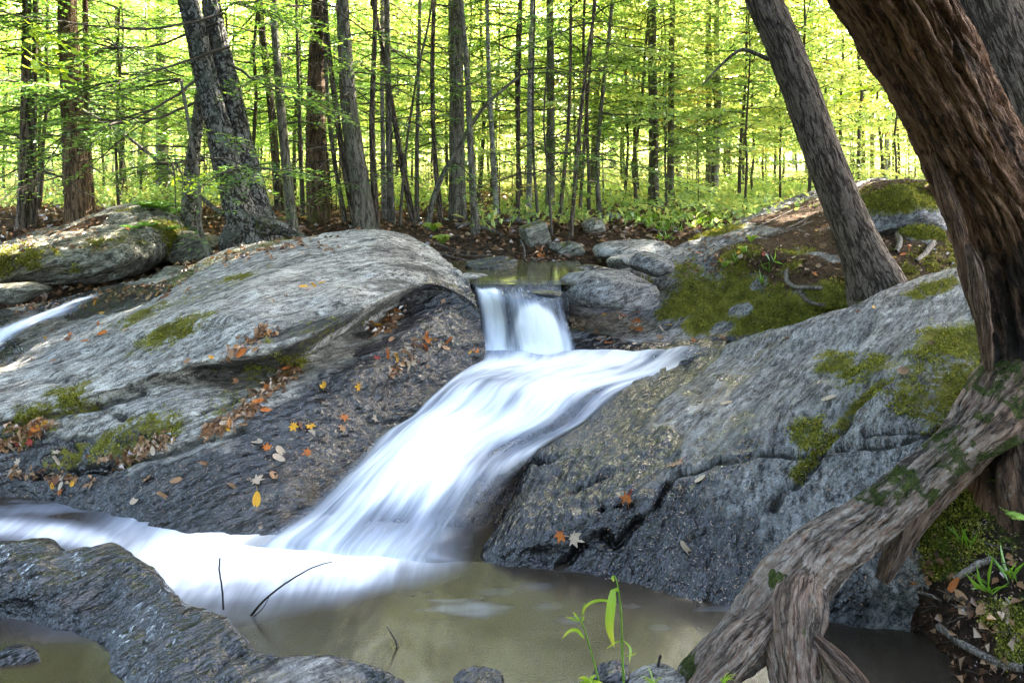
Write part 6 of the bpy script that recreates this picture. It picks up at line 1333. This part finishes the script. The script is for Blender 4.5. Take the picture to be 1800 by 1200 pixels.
for (lbl, px, py) in (('bright green seedling at the bank edge above the hump, the upper one', 762, 410), ('bright green seedling at the bank edge above the hump, the lower one', 778, 432)):
    b_ = W(px, py, max(ground_Y(px, py), 7.3)); sp = empty('seedling', tuple(b_), lbl, 'plant')
    for k in range(16):
        a = rs.uniform(0, 6.28); l = rs.uniform(.05, .13); P_ = [b_ + np.array([0, 0, .02]), b_ + np.array([math.cos(a) * l * .5, math.sin(a) * l * .5, .05 + l * .35]), b_ + np.array([math.cos(a) * l, math.sin(a) * l, .04 + l * .3])]
        leaf_part('leaf', P_, .04, L_GRASS, sp, b_, 6)
for (lbl, px, py) in (('small green seedling on the needle bank near the fall', 1275, 470), ('pale pointed seedling leaf cluster above the moss face', 1320, 425), ('tiny lime seedling beside the grey root elbow', 1310, 445)):
    b_ = on('bank', px, py, .0); sp = empty('seedling', tuple(b_), lbl, 'plant')
    for k in range(6):
        a = rs.uniform(0, 6.28); l = rs.uniform(.04, .08); P_ = [b_, b_ + np.array([math.cos(a) * l * .5, math.sin(a) * l * .5, .05]), b_ + np.array([math.cos(a) * l, math.sin(a) * l, .045])]; leaf_part('leaf', P_, .028, L_GRASS, sp, b_, 6)
# mushroom on the needle bank
n = NT('orange_mushroom'); M_MUSH = n.done(n.bsdf((.42, .13, .03), .5))
b_ = on('bank', 1598, 442, 0.); mu = empty('mushroom', tuple(b_), 'tiny orange mushroom beside the moss lumps', 'mushroom')
V_, F_ = tube(np.array([(0, 0, -.01), (.002, 0, .02), (0, 0, .045)]), np.array([.005, .004, .004]), 8)[:2]; link('stem', mesh_np('mushroom_stem', V_, F_, M_MUSH), mu)
V_, F_ = tube(np.array([(0, 0, .040), (0, 0, .044), (0, 0, .052), (0, 0, .058)]), np.array([.004, .020, .015, .001]), 12)[:2]; link('cap', mesh_np('mushroom_cap', V_, F_, M_MUSH), mu)
# beech twigs with bright leaves hanging into the upper left corner
def beech_branch(label, pts, nl, seed, mat, size=.085):
    r = np.random.default_rng(seed); Q_ = arc(np.array([W(*p) for p in pts]), 30); base = Q_[0].copy(); rt = empty('beech_branch', tuple(base), label, 'branch')
    V, F = tube(Q_ - base, np.linspace(.008, .002, 30), 4)[:2]; link('stem', mesh_np('beech_stem', V, F, BARK['twig'], {'bc': V, 'moss': 0 * V[:, 0]}), rt)
    V_, F_ = leaf_shape('oval', 3); F_ = F_[:-2]; V_ = V_[:-4]; V_[:, 1] += .5; me = mesh_np('beech_leaf', V_, F_, mat, {'rnd': np.full(len(V_), .35)})
    for k in range(nl):
        i = r.integers(4, 30); sg = 1 if k % 2 else -1; off = r.normal(0, .10, 3) * np.array([1, 1, .5]) * (1. if k > nl // 3 else .3); h = Q_[min(i, 29)] - Q_[max(i - 2, 0)]; az = math.atan2(h[1], h[0]) + sg * r.uniform(.3, 1.1)
        o = link('leaf', me, rt); o.location = tuple(Q_[i] - base + off); o.rotation_euler = (r.normal(-.45, .3), r.normal(0, .35), az - math.pi / 2); s_ = size * r.uniform(.75, 1.25); o.scale = (s_ * 1.1, s_, s_)
    return rt
L_BEECH = leaf_mat('beech_leaf_green', [(0., (.42, .60, .06)), (1., (.66, .70, .08))], .6, (1.2, 1.2, .5), .05, .5)
for k, (lbl, pts, nl) in enumerate((('glowing lime beech twig hanging in above the hemlock sprays', [(-60, 0, 7.0), (10, 40, 6.9), (70, 60, 6.8), (125, 75, 6.7)], 34), ('lime beech twig below the highest one, its tip by the thick brown trunk', [(-60, 60, 7.0), (0, 85, 6.9), (60, 100, 6.9), (140, 92, 6.8)], 34), ('lime beech twig drooping beside the thick brown trunk', [(-60, 110, 7.1), (20, 120, 7.), (90, 125, 7.), (150, 135, 6.9)], 26), ('small beech spray with yellow leaves beside the leaning dead stem', [(400, 330, 7.2), (340, 320, 7.1), (300, 305, 7.05), (262, 310, 7.0)], 22),
                                     ('yellow beech twig hanging between leaning hemlock and snag', [(1640, 130, 7.6), (1580, 150, 7.6), (1500, 165, 7.6), (1455, 190, 7.6)], 26))):
    beech_branch(lbl, pts, nl, 100 + k, L_BEECH)
# shelf fungi on the brown trunk
n = NT('shelf_fungus'); M_FUN = n.done(n.bsdf(n.mix(n.noise(n.pos(), 90, 2), (.42, .33, .24), (.22, .15, .10)), .8))
fn = [o for o in bpy.data.objects if o.name == 'reddish_trunk_tree'][0]; fy = fn.location.y; lb = Bag()
for k in range(420):
    py = rs.triangular(60, 260, 385); px = np.interp(py, [0, 100, 200, 300, 388], [561, 557, 555, 556, 562]); hw = np.interp(py, [0, 388], [15, 20]); a = rs.uniform(-2.6, -.3); rr = hw * fy / FPX * 1.02
    c_ = W(px, py, fy) - np.array(fn.location) + rr * np.array([math.cos(a), math.sin(a), 0]); d = np.array([math.cos(a), math.sin(a), -.1]); w_ = rs.uniform(.012, .030)
    V_, F_ = leaf_quads(c_[None] - d * .01, d[None], np.array([[0, 0, 1.]]), w_ * 1.1, w_ * 1.5, -.15); lb.put(V_, F_, .5)
tag(link('shelf_fungi', lb.mesh('shelf_fungi', M_FUN, False), fn), kind='stuff')
